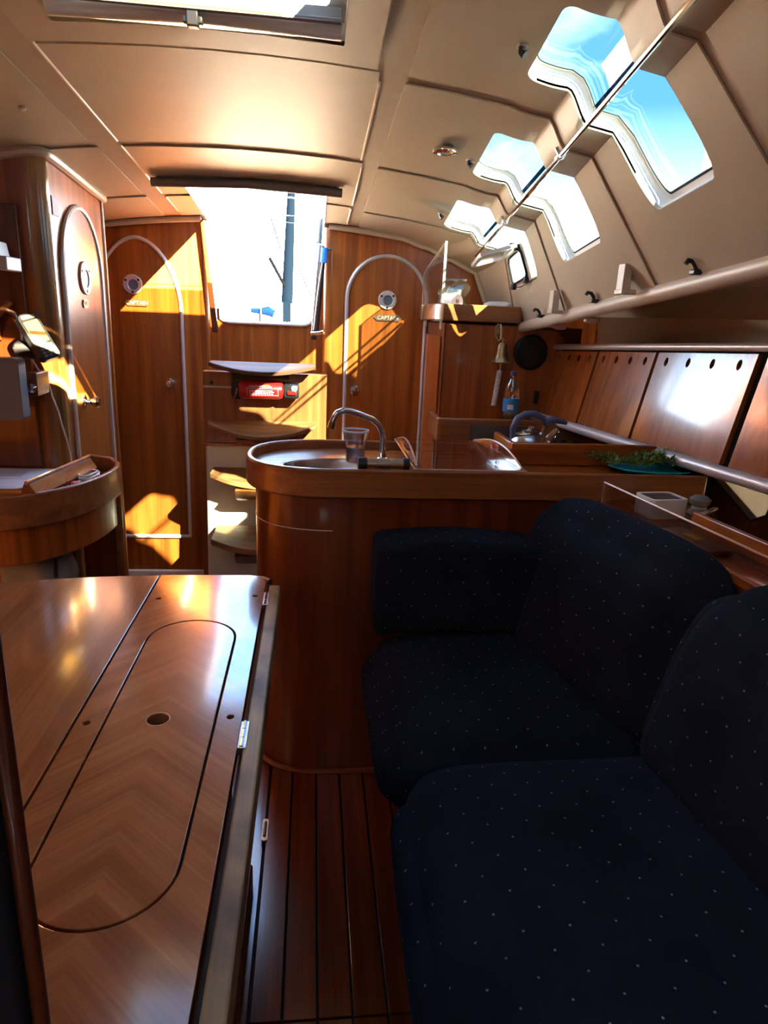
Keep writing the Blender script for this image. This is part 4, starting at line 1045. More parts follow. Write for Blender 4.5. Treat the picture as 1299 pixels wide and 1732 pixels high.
bm = bm_(); cushion(bm, .390, 1.622, .683, .224, .080, .122, .018, (.004, .002), 18, wa); obj('cover', bm, M_ARMF, ar)
bm = bm_(); tube(bm, [(.18, 1.55, .570), (.60, 1.55, .566)], .003, 6); obj('seam', bm, M_BLACKM, ar)
def backw(yc, x0, slope, lean, bow=.0):
    def w(p, u):
        x = x0 + p.x + slope*(yc-p.y) + lean*(p.z-.54) 
        z = p.z
        z -= .035*max(0, -u.y)*max(0, u.z)*abs(u.y)**3
        return (x, p.y, z)
    return w
b1 = thing('back_cushion', (.70, 1.38, .54), 'navy dotted back cushion at the galley end, its top near the clear acrylic strip', 'cushion', 'navy settee back cushions')
bm = bm_(); cushion(bm, 0, 1.395, .692, .078, .290, .205, .072, (.022, .02), 20, backw(1.385, .660, .22, .22)); obj('cover', bm, M_BACKF, b1)
bm = bm_(); tube(bm, [(.80, 1.12, .60), (.77, 1.62, .60)], .004, 6); obj('zip', bm, M_BLACKM, b1)
b2 = thing('back_cushion', (.80, .72, .54), 'navy dotted back cushion nearest the camera at the right picture edge', 'cushion', 'navy settee back cushions')
def bw2(p, u):
    q = Vector(backw(.70, .738, .09, .24)(p, u))
    q.y += -.05*max(0, u.z)**2*max(0, u.y)**3
    return q
bm = bm_(); cushion(bm, 0, .680, .712, .082, .412, .205, .076, (.026, .02), 22, bw2); obj('cover', bm, M_BACKF, b2)
bm = bm_(); tube(bm, [(.88, .4, .60), (.87, .95, .60)], .004, 6); obj('zip', bm, M_BLACKM, b2)
# shelf things behind the settee
af = thing('acrylic_fiddle', (.8, 1.3, .878), 'long clear acrylic strip standing on the shelf edge behind the settee', 'fiddle')
pa, pb = Vector((.790, 1.69, .8785)), Vector((.905, .70, .8785)); nn = (pb-pa).cross(Vector((0, 0, 1))).normalized()*.003
bm = bm_(); up = Vector((0, 0, .056)); hexa(bm, [pa-nn, pb-nn, pb+nn, pa+nn, pa-nn+up, pb-nn+up, pb+nn+up, pa+nn+up]); obj('sheet', bm, M_PINK, af, smooth=False)
bm = bm_(); tube(bm, [pa+up, pb+up], .0028, 6); tube(bm, [pa, pa+up], .0028, 6); obj('edge', bm, M_EDGEO, af)
gb = thing('grey_caddy', (.88, 1.56, .878), 'small light grey plastic caddy with dark top on the shelf', 'box')
gm = Matrix.Translation((.895, 1.575, .879)) @ Matrix.Rotation(.12, 4, 'Z')
fg = lambda a, b, c: gm @ Vector((a, b, c))
bm = bm_(); plate(bm, rrect(-.052, .052, -.042, .042, .014), [rrect(-.044, .044, -.034, .034, .010)], (0, .050), fg); plate(bm, rrect(-.05, .05, -.04, .04, .013), (), (0, .03), fg); obj('tub', bm, M_WHP, gb, bevel=.003)
bm = bm_(); plate(bm, rrect(-.044, .044, -.034, .034, .010), (), (.030, .047), fg); obj('dark_insert', bm, M_BLACK, gb)
wfd = thing('wooden_fiddle', (.95, 1.3, .878), 'orange brown wooden fiddle board standing on the shelf behind the settee', 'fiddle')
bm = bm_(); hexa(bm, [(.902, 1.44, .8785), (.985, .80, .8785), (1.000, .80, .8785), (.917, 1.44, .8785), (.902, 1.44, .926), (.985, .80, .926), (1.000, .80, .926), (.917, 1.44, .926)]); obj('board', bm, M_WY, wfd, bevel=.003)
bm = bm_(); hexa(bm, [(.90, 1.44, .8785), (.92, 1.435, .8785), (1.02, 1.52, .8785), (1.01, 1.53, .8785), (.90, 1.44, .915), (.92, 1.435, .915), (1.02, 1.52, .915), (1.01, 1.53, .915)]); obj('end_board', bm, M_WY, wfd, bevel=.003)
bk = thing('wooden_case', (.86, 1.34, .878), 'flat brown wooden case with a yellow label lying on the shelf', 'box')
mb = Matrix.Translation((.857, 1.345, .8785)) @ Matrix.Rotation(.13, 4, 'Z')
bm = bm_(); box(bm, -.030, .034, -.085, .085, 0, .012, mb); obj('case', bm, M_DARKX, bk, bevel=.003)
bm = bm_(); box(bm, -.004, .012, -.01, .035, .012, .0132, mb); obj('yellow_label', bm, M_YEL, bk)
# hull portlight with the dockside outside
w6 = struct('window_6', (1.24, 1.75, .86))
bm = bm_(); plate(bm, HW, (), (.012, .016), lambda a, b, c: (1.22+c, a, b)); obj('pane', bm, M_SMOKE, w6, smooth=False)
bm = bm_(); tube(bm, [(1.222, a, b) for a, b in HW], .005, 6, closed=True); obj('frame', bm, M_BLACKM, w6)
vase = thing('fabric_bundle', (.995, 1.565, .8785), 'dim grey cloth bundle in the corner below the hull portlight', 'bag')
bm = bm_()
lathe(bm, [(0, 0), (.026, 0), (.029, .008), (.022, .018), (.014, .024), (.024, .034), (.026, .046), (.016, .054), (0, .055)], (.995, 1.565, .8785), n=20); obj('cloth', bm, M_CLOTH, vase)
bm = bm_(); tube(bm, [(.995+.015*math.cos(a), 1.565+.015*math.sin(a), .9025) for a in frange(0, 2*PI, 16)[:-1]], .004, 6, closed=True); obj('tie', bm, M_ROPE, vase)

# ------------------------------------------------------------------ saloon table
tb = thing('saloon_table', (-.3, 1.0, 0), 'large varnished teak saloon table with drop leaf and inlaid lid', 'table')
TZ = .70
cen = [(-.3685, .40), (-.108, .40), (-.108, 1.555), (-.122, 1.588), (-.150, 1.597), (-.3685, 1.597)]
lidp = [(p[0], p[1]) for p in rrect(-.322, -.152, .585, 1.335, .084, 10)]
gro = rrect(-.3255, -.1485, .5815, 1.3385, .0875, 10)
fh = circ(-.2415, .972, .0185, 24)
sm = [circ(x, y, .006, 12) for x, y in ((-.351, .967), (-.127, .975), (-.127, 1.466), (-.344, 1.453))]
bm = bm_(); plate(bm, cen, [gro]+sm, (TZ-.022, TZ)); obj('tabletop', bm, M_TABLE, tb, bevel=.0012, smooth=False)
bm = bm_(); plate(bm, lidp, [fh], (TZ-.020, TZ)); ld = obj('inlaid_lid', bm, M_TABLE, tb, bevel=.0012, smooth=False)
bm = bm_(); box(bm, -.36, -.115, .42, 1.55, TZ-.026, TZ-.0225); obj('under_tray', bm, M_BLACKM, tb, smooth=False)
bm = bm_(); tube(bm, [(p[0], p[1], TZ-.0005) for p in fh], .0016, 6, closed=True); obj('hole_ring', bm, M_BRASS, ld)
leafo = [(-.3725, .56), (-.3725, 1.592)]+[(-.3725-.36*t, 1.592-.05*t*t) for t in frange(.1, .85, 5)]+[(-.725+.02-.07*math.sin(a), 1.475+.075*math.cos(a)) for a in frange(0, PI/2, 6)][1:]+[(-.80, 1.30), (-.82, .56)]
bm = bm_(); plate(bm, leafo, (), (TZ-.022, TZ)); obj('table_leaf', bm, M_LEAFT, tb, bevel=.0012, smooth=False)
bm = bm_(); tube(bm, [(-.385, 1.600, TZ-.010), (-.155, 1.603, TZ-.010), (-.118, 1.594, TZ-.010), (-.100, 1.575, TZ-.010)], .008, 8); obj('end_trim', bm, M_METAL, tb)
bm = bm_(); box(bm, -.104, -.0995, .40, 1.565, TZ-.05, TZ-.012); obj('leaf_gap', bm, M_BLACKM, tb, smooth=False)
bm = bm_(); box(bm, -.099, -.0725, .38, 1.535, TZ-.055, TZ-.001); obj('folded_leaf_edge', bm, M_EDGE, tb, bevel=.003, smooth=False, label='worn pale wooden edge of the folded leaf')
for y in (.925, 1.45):
    bm = bm_(); box(bm, -.108, -.094, y-.035, y+.035, TZ-.012, TZ+.0012)
    h_ = obj('hinge', bm, M_METAL, tb, bevel=.001)
    bm = bm_()
    for k in range(3): tube(bm, [(-.1015, y-.033+.023*k, TZ+.001), (-.1015, y-.013+.023*k, TZ+.001)], .0032, 8)
    obj('knuckle', bm, M_CHROME, h_)
bm = bm_(); box(bm, -.30, -.17, .62, 1.30, .05, TZ-.03); obj('pedestal', bm, M_DARK, tb, smooth=False)
bm = bm_(); box(bm, -.34, -.13, .58, 1.34, -.004, .05); obj('foot', bm, M_DARK, tb, bevel=.005)

# ------------------------------------------------------------------ near upholstered half bulkhead at the left picture edge
hb2 = thing('half_bulkhead', (-.45, .35, 0), 'navy padded half bulkhead with varnished edge post at the left picture edge', 'partition')
bm = bm_(); tube(bm, [(-.1745, .352, .0035), (-.1745, .352, 1.22)], .0055, 14); obj('edge_post', bm, M_DARK, hb2)
bm = bm_(); box(bm, -.62, -.180, .338, .358, .0035, 1.22); obj('padding', bm, M_NAVY, hb2, bevel=.006)

# ------------------------------------------------------------------ companionway steps
st = thing('companionway_steps', (-.2, 2.95, 0), 'white moulded companionway steps with teak back board and four curved treads', 'stairs')
bm = bm_(); plate(bm, [(2.99, -.004), (3.28, -.004), (3.28, .765), (3.05, .765), (3.03, .45)], (), (-.478, .063), lambda a, b, c: (c, a, b)); obj('moulded_base', bm, M_WHITE, st, bevel=.012)
bm = bm_(); box(bm, -.472, .063, 3.0, 3.055, .768, 1.082); obj('back_board', bm, M_STEP, st, bevel=.003, smooth=False)
bm = bm_(); box(bm, -.478, .068, 2.995, 3.34, .755, .770); obj('board_ledge', bm, M_WX, st, bevel=.003)
M_TRDL = wood('lower_tread_wood', (.20, .085, .026), (.36, .17, .06), 'x', rough=.5, coat=0)  # lighter copy of the tread wood, for the lower treads
M_TRD = wood('top_tread_dimmed', (.10, .038, .010), (.18, .075, .022), 'x', rough=.6, coat=0)  # top tread darkened in colour against glare from the open hatch
def tread(xa, xb, yb_, yf, z, th=.020, dip=.035, mt=None):
    """bent tread: the back edge runs level, the front edge sags in the middle"""
    n_, m_ = 16, 5; bm = bm_(); T, Bt = [], []
    for j in range(m_+1):
        s_ = j/m_; rt, rb_ = [], []
        for i in range(n_+1):
            t = i/n_; k = 1-abs(2*t-1)**2
            x = lerp(xa, xb, t); y = lerp(yb_, yf+.03*(1-k), s_); zz_ = z-dip*k*s_
            rt.append(bm.verts.new((x, y, zz_))); rb_.append(bm.verts.new((x, y, zz_-th)))
        T.append(rt); Bt.append(rb_)
    for j in range(m_):
        for i in range(n_):
            bm.faces.new((T[j][i], T[j][i+1], T[j+1][i+1], T[j+1][i])); bm.faces.new((Bt[j][i], Bt[j+1][i], Bt[j+1][i+1], Bt[j][i+1]))
    for i in range(n_):
        for j in (0, m_): bm.faces.new((T[j][i], T[j][i+1], Bt[j][i+1], Bt[j][i]))
    for j in range(m_):
        for i in (0, n_): bm.faces.new((T[j][i], T[j+1][i], Bt[j+1][i], Bt[j][i]))
    return obj('tread', bm, mt or M_TRD, st, bevel=.003)
tread(-.435, .012, 3.0, 2.89, 1.128, .018, .033); tread(-.445, .018, 3.0, 2.88, .874, .018, .052, M_TRDL)
tread(-.440, .020, 3.02, 2.87, .655, .022, .045, M_TRDL); tread(-.430, .020, 3.0, 2.77, .385, .028, .040, M_TRDL)
bm = bm_(); box(bm, -.33, -.10, 2.91, 2.999, .785, .800); obj('tread_bracket', bm, M_STEP, st, bevel=.002)
bm = bm_(); box(bm, -.33, -.10, 2.94, 2.999, 1.062, 1.082); obj('tread_bracket', bm, M_BLACK, st, bevel=.002)
bm = bm_(); plate(bm, [(3.0, .595), (2.86, .585), (2.90, .54), (3.0, .50)], (), (-.33, -.12), lambda a, b, c: (c, a, b)); obj('tread_bracket', bm, M_STEP, st)
bm = bm_(); plate(bm, [(3.0, .315), (2.80, .305), (2.86, .25), (3.0, .20)], (), (-.33, -.12), lambda a, b, c: (c, a, b)); obj('tread_bracket', bm, M_STEP, st)
# fire extinguisher
fx = thing('fire_extinguisher', (-.2, 2.95, 1.0), 'red fire extinguisher mounted sideways under the top companionway tread', 'fire extinguisher')
zx, yx = 1.012, 2.958; RY = Matrix.Rotation(PI/2, 3, 'Y')
bm = bm_(); lathe(bm, [(0, 0), (.028, .0), (.036, .008), (.038, .02), (.038, .168), (.034, .182), (.020, .192), (0, .193)], (-.313, yx, zx), RY, 28); obj('cylinder', bm, M_RED, fx)
bm = bm_(); box(bm, -.125, -.058, yx-.028, yx+.028, zx-.030, zx+.030); hd = obj('valve_head', bm, M_BLACK, fx, bevel=.008)
bm = bm_(); box(bm, -.108, -.068, yx-.036, yx-.028, zx-.014, zx+.004); obj('trigger', bm, M_RED, hd, bevel=.003)
bm = bm_(); lathe(bm, [(0, 0), (.012, 0), (.012, .003), (0, .003)], (-.078, yx-.03, zx+.014), Matrix.Rotation(PI/2, 3, 'X')); obj('gauge', bm, M_WHP, hd)
bm = bm_(); tube(bm, [(-.345, yx+.02, zx-.03), (-.332, yx-.03, zx-.035), (-.322, yx-.045, zx-.012), (-.318, yx-.04, zx+.01)], .003, 6); obj('release_clip', bm, M_CHROME, fx)
bm = bm_(); box(bm, -.346, -.312, 2.985, 3.0, zx-.045, zx+.075); box(bm, -.35, -.06, 2.99, 3.0, zx-.03, zx+.03); obj('wall_bracket', bm, M_BLACK, fx)
bm = bm_()
def onring(x0, x1, a0, a1, rr_=.0386, n_=5):
    for i in range(n_):
        A0, A1 = lerp(a0, a1, i/n_), lerp(a0, a1, (i+1)/n_)
        q_ = [(x, yx-rr_*math.cos(A), zx+rr_*math.sin(A)) for x, A in ((x0, A0), (x1, A0), (x1, A1), (x0, A1))]
        bm.faces.new([bm.verts.new(p) for p in q_])
random.seed(3)
for (za, n_) in ((.62, 9), (.48, 9), (.05, 10), (-.12, 9), (-.30, 11), (-.48, 13)):
    x = -.268
    for i in range(n_):
        wd = random.uniform(.003, .011)
        if x+wd < -.148: onring(x, x+wd, za-.05, za+.05, n_=1)
        x += wd+.003
onring(-.278, -.145, .285, .32); onring(-.278, -.276, -.60, .30); onring(-.147, -.145, -.60, .30)
onring(-.238, -.218, -.20, .12)
obj('label_print', bm, plain('label_white', (.85, .72, .70), rough=.5), fx, smooth=False)
bm = bm_(); onring(-.208, -.182, .42, .72, .0389); obj('yellow_mark', bm, M_YEL, fx, smooth=False)
kx = thing('wire_clip', (-.43, 3.0, 1.02), 'pale strip with dark stud on the left of the companionway board', 'strip')
bm = bm_(); box(bm, -.470, -.345, 2.994, 3.0, 1.012, 1.020); obj('strip', bm, M_TRIMB, kx)
bm = bm_(); lathe(bm, [(0, 0), (.007, 0), (.006, .008), (0, .009)], (-.436, 3.0, 1.034), Matrix.Rotation(PI/2, 3, 'X'), 12); obj('stud', bm, M_BLACK, kx)

# companionway slides and gear
sl = thing('washboard_slide', (-.47, 3.33, 1.25), 'slanting varnished slide down the left side of the companionway opening', 'rail')
bm = bm_(); hexa(bm, [(-.462, 3.255, 1.235), (-.436, 3.255, 1.235), (-.436, 3.285, 1.235), (-.462, 3.285, 1.235), (-.502, 3.255, 1.715), (-.480, 3.255, 1.715), (-.480, 3.285, 1.715), (-.502, 3.285, 1.715)])
obj('slide', bm, M_DARK, sl, bevel=.005)
bm = bm_(); box(bm, -.440, -.428, 3.258, 3.280, 1.295, 1.345); obj('catch', bm, M_CHROME, sl, bevel=.002)
rd = thing('folded_boathook', (.02, 3.32, 1.27), 'bundle of grey rods hanging at the right side of the companionway', 'boat hook')
def rod(pts, r, mt, nm):
    bm = bm_(); tube(bm, [(p[0]-.008, p[1]-.045, p[2]-.004) for p in pts], r*1.25, 10); obj(nm, bm, mt, rd)
rod([(.006, 3.33, 1.262), (.020, 3.33, 1.45), (.034, 3.33, 1.645)], .006, M_METAL, 'rod')
rod([(.020, 3.325, 1.262), (.034, 3.325, 1.45), (.046, 3.325, 1.64)], .008, plain('dark_rod', (.09, .05, .04), rough=.35), 'rod')
rod([(.012, 3.315, 1.27), (.030, 3.315, 1.44), (.050, 3.315, 1.60)], .0035, M_METAL, 'rod')
rod([(.030, 3.325, 1.27), (.046, 3.325, 1.45), (.058, 3.325, 1.62)], .0035, M_BLACK, 'rod')
rod([(.052, 3.312, 1.568), (.056, 3.312, 1.632)], .013, M_BLUE, 'blue_grip')
rod([(.032, 3.33, 1.65), (.038, 3.33, 1.76), (.042, 3.33, 1.79)], .008, M_DGREY, 'upper_guide')
rod([(.056, 3.312, 1.628), (.085, 3.300, 1.625)], .004, M_BLACK, 'hook')
rod([(.000, 3.325, 1.252), (.03, 3.315, 1.256), (.058, 3.30, 1.262)], .0085, M_CHROME, 'foot_cleat')
rod([(.000, 3.325, 1.235), (.025, 3.325, 1.232)], .008, M_BLACK, 'foot_bracket')
rod([(.045, 3.33, 1.68), (.022, 3.33, 1.66), (.014, 3.33, 1.62), (.02, 3.33, 1.58), (.035, 3.33, 1.56)], .002, M_BLACK, 'cord')

# ------------------------------------------------------------------ navigation station
nv = thing('chart_table', (-1.0, 2.1, 0), 'round-ended teak chart table with laminated rim at the left', 'desk')
def desk(ins):
    end = sup((-.95, 2.27), .310-ins, .435-ins, 2.2, -PI/2, 0, 18)
    return [(-1.41, 1.835+ins)]+end+[(-.655-ins*.6, 2.33), (-.70-ins, 2.41), (-.795, 2.455-ins), (-.795, 2.35), (-.803, 2.325), (-.825, 2.295), (-.86, 2.278), (-1.41, 2.278)]
def desk_open():   # strip round the outside, for rim and apron
    end = sup((-.95, 2.27), .310, .435, 2.2, -PI/2, 0, 18)
    return [(-1.41, 1.835)]+end+[(-.655, 2.33), (-.70, 2.41), (-.795, 2.455)]
def strip(pts, w, z0, z1, nm, mt, bev=.004, par=None):
    P_ = [Vector((a, b, 0)) for a, b in pts]; inner = []
    for i, p in enumerate(P_):
        d = P_[min(i+1, len(P_)-1)]-P_[max(i-1, 0)]; n_ = Vector((-d.y, d.x, 0)).normalized(); inner.append(p+n_*w)
    ol = [(p.x, p.y) for p in P_]+[(p.x, p.y) for p in inner[::-1]]
    bm = bm_(); plate(bm, ol, (), (z0, z1)); return obj(nm, bm, mt, par or nv, bevel=bev)
strip(desk_open(), .016, .725, .822, 'rim', M_RIM)
def desk_in(): 
    end = sup((-.95, 2.27), .290, .415, 2.2, -PI/2, 0, 18); return [(-1.41, 1.855)]+end+[(-.677, 2.33), (-.72, 2.40), (-.80, 2.43)]
strip(desk_in(), .014, .612, .724, 'apron', M_WV)
# writing surface (left) and sunk tray (right)
surf = [(-1.41, 1.852), (-.95, 1.853), (-.86, 1.868), (-.775, 1.900), (-.70, 2.20), (-.735, 2.29), (-.80, 2.29), (-.86, 2.278), (-1.41, 2.278)]
surf = [(-1.41, 1.852), (-.95, 1.853), (-.86, 1.868), (-.795, 1.895), (-.738, 2.275), (-.80, 2.32), (-.86, 2.278), (-1.41, 2.278)]
bm = bm_(); plate(bm, surf, (), (.790, .806)); obj('writing_surface', bm, M_WX, nv, smooth=False)
bm = bm_(); plate(bm, [(-1.41, 1.855)]+[(p[0], p[1]) for p in sup((-.95, 2.27), .292, .417, 2.2, -PI/2, 0, 18)]+[(-.675, 2.33), (-.72, 2.40), (-.797, 2.43), (-.797, 2.33), (-.87, 2.277), (-1.41, 2.277)], (), (.755, .770)); obj('tray_floor', bm, M_DARK, nv, smooth=False)
bm = bm_(); plate(bm, [(-1.41, 2.10), (-.75, 2.10), (-.70, 2.25), (-.80, 2.27), (-1.41, 2.275)], (), (.20, .215)); obj('shelf', bm, M_BLACKM, nv)
bm = bm_(); tube(bm, [(-.672, 2.33, .0), (-.672, 2.33, .725)], .014, 12); obj('support_post', bm, M_RIM, nv)
bm = bm_(); box(bm, -.800, -.672, 2.335, 2.345, .0, .62); obj('end_panel', bm, M_DARK, nv, smooth=False)
ld2 = thing('tray_lid', (-.77, 2.05, .81), 'raised wooden ridge lid along the open tray of the chart table', 'lid')
def RL(y, dx): return -.782+(y-1.92)*.145+dx
bm = bm_()
for (ya, yb) in ((1.898, 2.265),):
    A = [(RL(ya, -.030), ya, .807), (RL(ya, .020), ya+.01, .812), (RL(ya, .0), ya+.004, .850), (RL(ya, -.012), ya, .850)]
    B = [(RL(yb, -.030), yb, .807), (RL(yb, .020), yb+.01, .812), (RL(yb, .0), yb+.004, .850), (RL(yb, -.012), yb, .850)]
    va = [bm.verts.new(p) for p in A]; vb = [bm.verts.new(p) for p in B]
    for k in range(4): bm.faces.new((va[k], va[(k+1) % 4], vb[(k+1) % 4], vb[k]))
    bm.faces.new(va[::-1]); bm.faces.new(vb)
obj('ridge', bm, M_WY, ld2, bevel=.002, smooth=False)
bm = bm_(); tube(bm, [(RL(1.897, -.004), 1.897, .853), (RL(2.268, -.004), 2.268, .853)], .006, 8); obj('grip_bead', bm, M_RIM, ld2)
# chart and papers
ch = thing('paper_chart', (-1.0, 2.12, .807), 'pale blue paper chart lying on the chart table', 'chart')
bm = bm_(); plate(bm, [(-1.35, 2.000), (-.865, 2.005), (-.835, 2.03), (-.800, 2.268), (-.87, 2.268), (-1.35, 2.262)], (), (.8062, .8085)); obj('sheet', bm, M_PAPER, ch, smooth=False)
bm = bm_(); box(bm, -1.34, -.88, 2.12, 2.126, .8086, .809); box(bm, -1.30, -.91, 2.15, 2.22, .8086, .8089); box(bm, -1.34, -.87, 2.02, 2.0225, .8086, .809); obj('print', bm, M_CHART, ch, smooth=False)
# clutter in the tray
rp_ = thing('red_plug', (-.705, 2.03, .742), 'small red plastic cap among the cables in the chart table tray', 'plug')
bm = bm_(); box(bm, -.012, .014, -.02, .02, 0, .032, Matrix.Translation((-.712, 2.060, .785)) @ Matrix.Rotation(.5, 4, 'Z')); obj('cap', bm, plain('red_plastic', (.7, .03, .02), rough=.4), rp_, bevel=.005)
bm = bm_(); tube(bm, [(-.712, 2.06, .771), (-.712, 2.06, .79)], .012, 12); tube(bm, [(-.725, 2.05, .81), (-.732, 2.04, .822)], .003, 6); obj('stem', bm, M_RED, rp_)
cb = thing('coiled_cable', (-.70, 2.17, .742), 'coiled white cable lying in the chart table tray', 'cable')
bm = bm_(); tube(bm, [(-.712+.026*math.cos(a)*(1+.05*math.sin(3*a)), 2.18+.055*math.sin(a), .770+.0016*a) for a in frange(0, 6*PI, 60)], .0034, 6)
bmesh.ops.translate(bm, verts=bm.verts, vec=(0, 0, .022)); obj('coil', bm, M_WHP, cb)
bm = bm_(); tube(bm, [(-.70, 2.10, .79), (-.715, 2.08, .81), (-.74, 2.02, .805), (-.76, 1.97, .79)], .003, 6); obj('lead', bm, M_WHP, cb)
for k, (x, y, s, mt, lbx) in enumerate(((-.745, 2.035, .014, M_BLACK, 'small black gadget in the chart table tray beside the red cap'), (-.772, 1.972, .010, M_RIM, 'tan wooden bit at the front of the chart table tray'), (-.695, 2.11, .014, M_PAPER, 'crumpled white wrapper in the chart table tray'))):
    t_ = thing('small_item', (x, y, .742), lbx, 'clutter')
    bm = bm_(); cushion(bm, x, y, .787, s*1.2, s*1.6, .016, .006, (.002, .002), 5, lambda p, u: (p.x+.003*math.sin(p.y*200), p.y, p.z+.003*math.sin(p.x*300))); obj('item', bm, mt, t_)
# bag in the open space under the desk
bgx = thing('grey_bag', (-.86, 2.05, .0), 'dim grey cloth bag stowed under the chart table', 'bag')
bm = bm_(); cushion(bm, -.86, 2.08, .52, .09, .09, .10, .05, (.01, .01), 8, lambda p, u: (p.x+.01*math.sin(p.z*40), p.y, p.z+.012*math.sin(p.x*50))); obj('cloth', bm, M_CLOTH, bgx)
bm = bm_(); tube(bm, [(-.80, 2.05, .60), (-.78, 2.02, .57), (-.775, 2.0, .53)], .006, 6); obj('strap', bm, M_BLACKM, bgx)
bm = bm_(); box(bm, -1.0, -.74, 2.0, 2.18, .216, .43); obj('stowed_box', bm, M_BLACKM, bgx)

# electronics on the nav wall
mo = thing('grey_display', (-1.0, 2.12, .99), 'grey blue plastic display housing on the nav wall at the left edge', 'display')
bm = bm_(); plate(bm, rrect(-1.10, -.853, .996, 1.178, .014), (), (0, .05), fnxz(2.085)); obj('housing', bm, M_GREY, mo, bevel=.008)
bm = bm_(); tube(bm, [(-.90, 2.13, 1.09), (-.90, 2.262, 1.09)], .03, 12); obj('mount', bm, M_BLACK, mo)
bm = bm_(); box(bm, -.865, -.835, 2.16, 2.262, 1.06, 1.13); kb = obj('side_block', bm, M_DARK, mo, bevel=.003)
bm = bm_(); lathe(bm, [(0, 0), (.014, 0), (.014, .006), (.008, .012), (0, .013)], (-.850, 2.16, 1.085), Matrix.Rotation(PI/2, 3, 'X'), 16); obj('knob', bm, M_CHROME, kb)
hh_ = thing('handheld_radio', (-.80, 2.16, 1.2), 'black handheld gps with amber screen on a swivel mount', 'handheld device')
# local frame: long axis from lower right to upper left, face toward camera/up
Cc = Vector((-.812, 2.155, 1.240)); ax_l = Vector((-.062, .012, .108)).normalized(); fc_n = Vector((.80, -.60, .05)); fc_n = (fc_n-fc_n.dot(ax_l)*ax_l).normalized(); ax_w = ax_l.cross(fc_n).normalized()
HM = Matrix(((ax_w.x, ax_l.x, fc_n.x, Cc.x), (ax_w.y, ax_l.y, fc_n.y, Cc.y), (ax_w.z, ax_l.z, fc_n.z, Cc.z), (0, 0, 0, 1)))
fh_ = lambda a, b, c: HM @ Vector((a, b, c))
bm = bm_(); plate(bm, rrect(-.031, .031, -.072, .074, .016), (), (-.026, 0), fh_); hbd = obj('case', bm, M_BLACK, hh_, bevel=.005)
bm = bm_(); plate(bm, rrect(-.023, .023, -.018, .050, .003), (), (0, .0012), fh_); obj('screen', bm, M_SCREEN, hbd)
bm = bm_(); plate(bm, [(-.023, .012), (.023, -.004), (.023, .008), (-.023, .024)], (), (.0012, .0018), fh_); obj('screen_bar', bm, M_DARK, hbd)
bm = bm_(); plate(bm, rrect(-.029, .029, -.07, -.024, .010), (), (0, .001), fh_); obj('keypad', bm, M_BLACK, hbd)
for r_ in range(4):
    for c_ in range(3):
        bm = bm_(); plate(bm, rrect(-.0225+c_*.0165, -.0105+c_*.0165, -.064+r_*.010, -.057+r_*.010, .0025, 3), (), (.001, .0035), fh_); obj('key', bm, M_DGREY, hbd)
bm = bm_(); plate(bm, rrect(-.022, .022, .056, .069, .004), (), (0, .0015), fh_); obj('top_bezel', bm, M_DGREY, hbd)
bm = bm_(); tube(bm, [fh_(.0, -.01, -.026), fh_(.0, -.012, -.05), Vector((-.858, 2.20, 1.205))], [.022, .018, .014], 12); tube(bm, [(-.885, 2.19, 1.20), (-.83, 2.17, 1.19), (-.80, 2.15, 1.178)], [.026, .022, .012], 12)
tube(bm, [(-.885, 2.262, 1.20), (-.885, 2.19, 1.20)], .022, 14); obj('swivel_mount', bm, M_BLACK, hh_)
wc = thing('charging_cable', (-.86, 2.25, .85), 'thin white cable hanging down the nav wall from the handheld mount', 'cable')
bm = bm_(); tube(bm, [(-.868, 2.20, 1.185), (-.862, 2.23, 1.15), (-.848, 2.255, 1.10), (-.838, 2.262, 1.085), (-.832, 2.262, 1.05), (-.818, 2.266, 1.0), (-.812, 2.266, .96), (-.800, 2.27, .90), (-.794, 2.27, .85), (-.790, 2.262, .812)], .0028, 6); obj('cord', bm, M_ROPE, wc)
bm = bm_(); tube(bm, [(-.905, 2.24, 1.285), (-.890, 2.22, 1.24), (-.882, 2.20, 1.222)], .003, 6); obj('upper_cord', bm, M_ROPE, wc)
wh = thing('wooden_hook', (-.94, 2.24, 1.30), 'curved light wooden cable hook on the nav wall above the display', 'hook')
bm = bm_(); tube(bm, [(-.985, 2.235, 1.25), (-.965, 2.225, 1.29), (-.935, 2.225, 1.315), (-.915, 2.230, 1.335)], [.022, .016, .010, .009], 10); tube(bm, [(-.935, 2.225, 1.315), (-.908, 2.228, 1.30), (-.903, 2.228, 1.286)], [.009, .007, .006], 8); obj('hook', bm, M_RIM, wh)
bm = bm_(); box(bm, -1.0, -.965, 2.245, 2.262, 1.22, 1.30); obj('back_plate', bm, M_WV, wh)
iw = thing('white_instrument', (-.9, 2.13, 1.41), 'white instrument box on the nav wall cut by the left picture edge', 'instrument')
bm = bm_(); hexa(bm, [(-1.0, 2.10, 1.425), (-.868, 2.10, 1.425), (-.885, 2.20, 1.425), (-1.0, 2.20, 1.425), (-1.0, 2.10, 1.50), (-.885, 2.10, 1.50), (-.895, 2.20, 1.50), (-1.0, 2.20, 1.50)]); obj('housing', bm, M_WHP, iw, bevel=.004)
bm = bm_(); box(bm, -.885, -.856, 2.09, 2.19, 1.420, 1.458); obj('side_bracket', bm, M_LGREY, iw, bevel=.003)
bm = bm_(); tube(bm, [(-.93, 2.20, 1.46), (-.93, 2.262, 1.46)], .02, 12); obj('mount', bm, M_BLACK, iw)

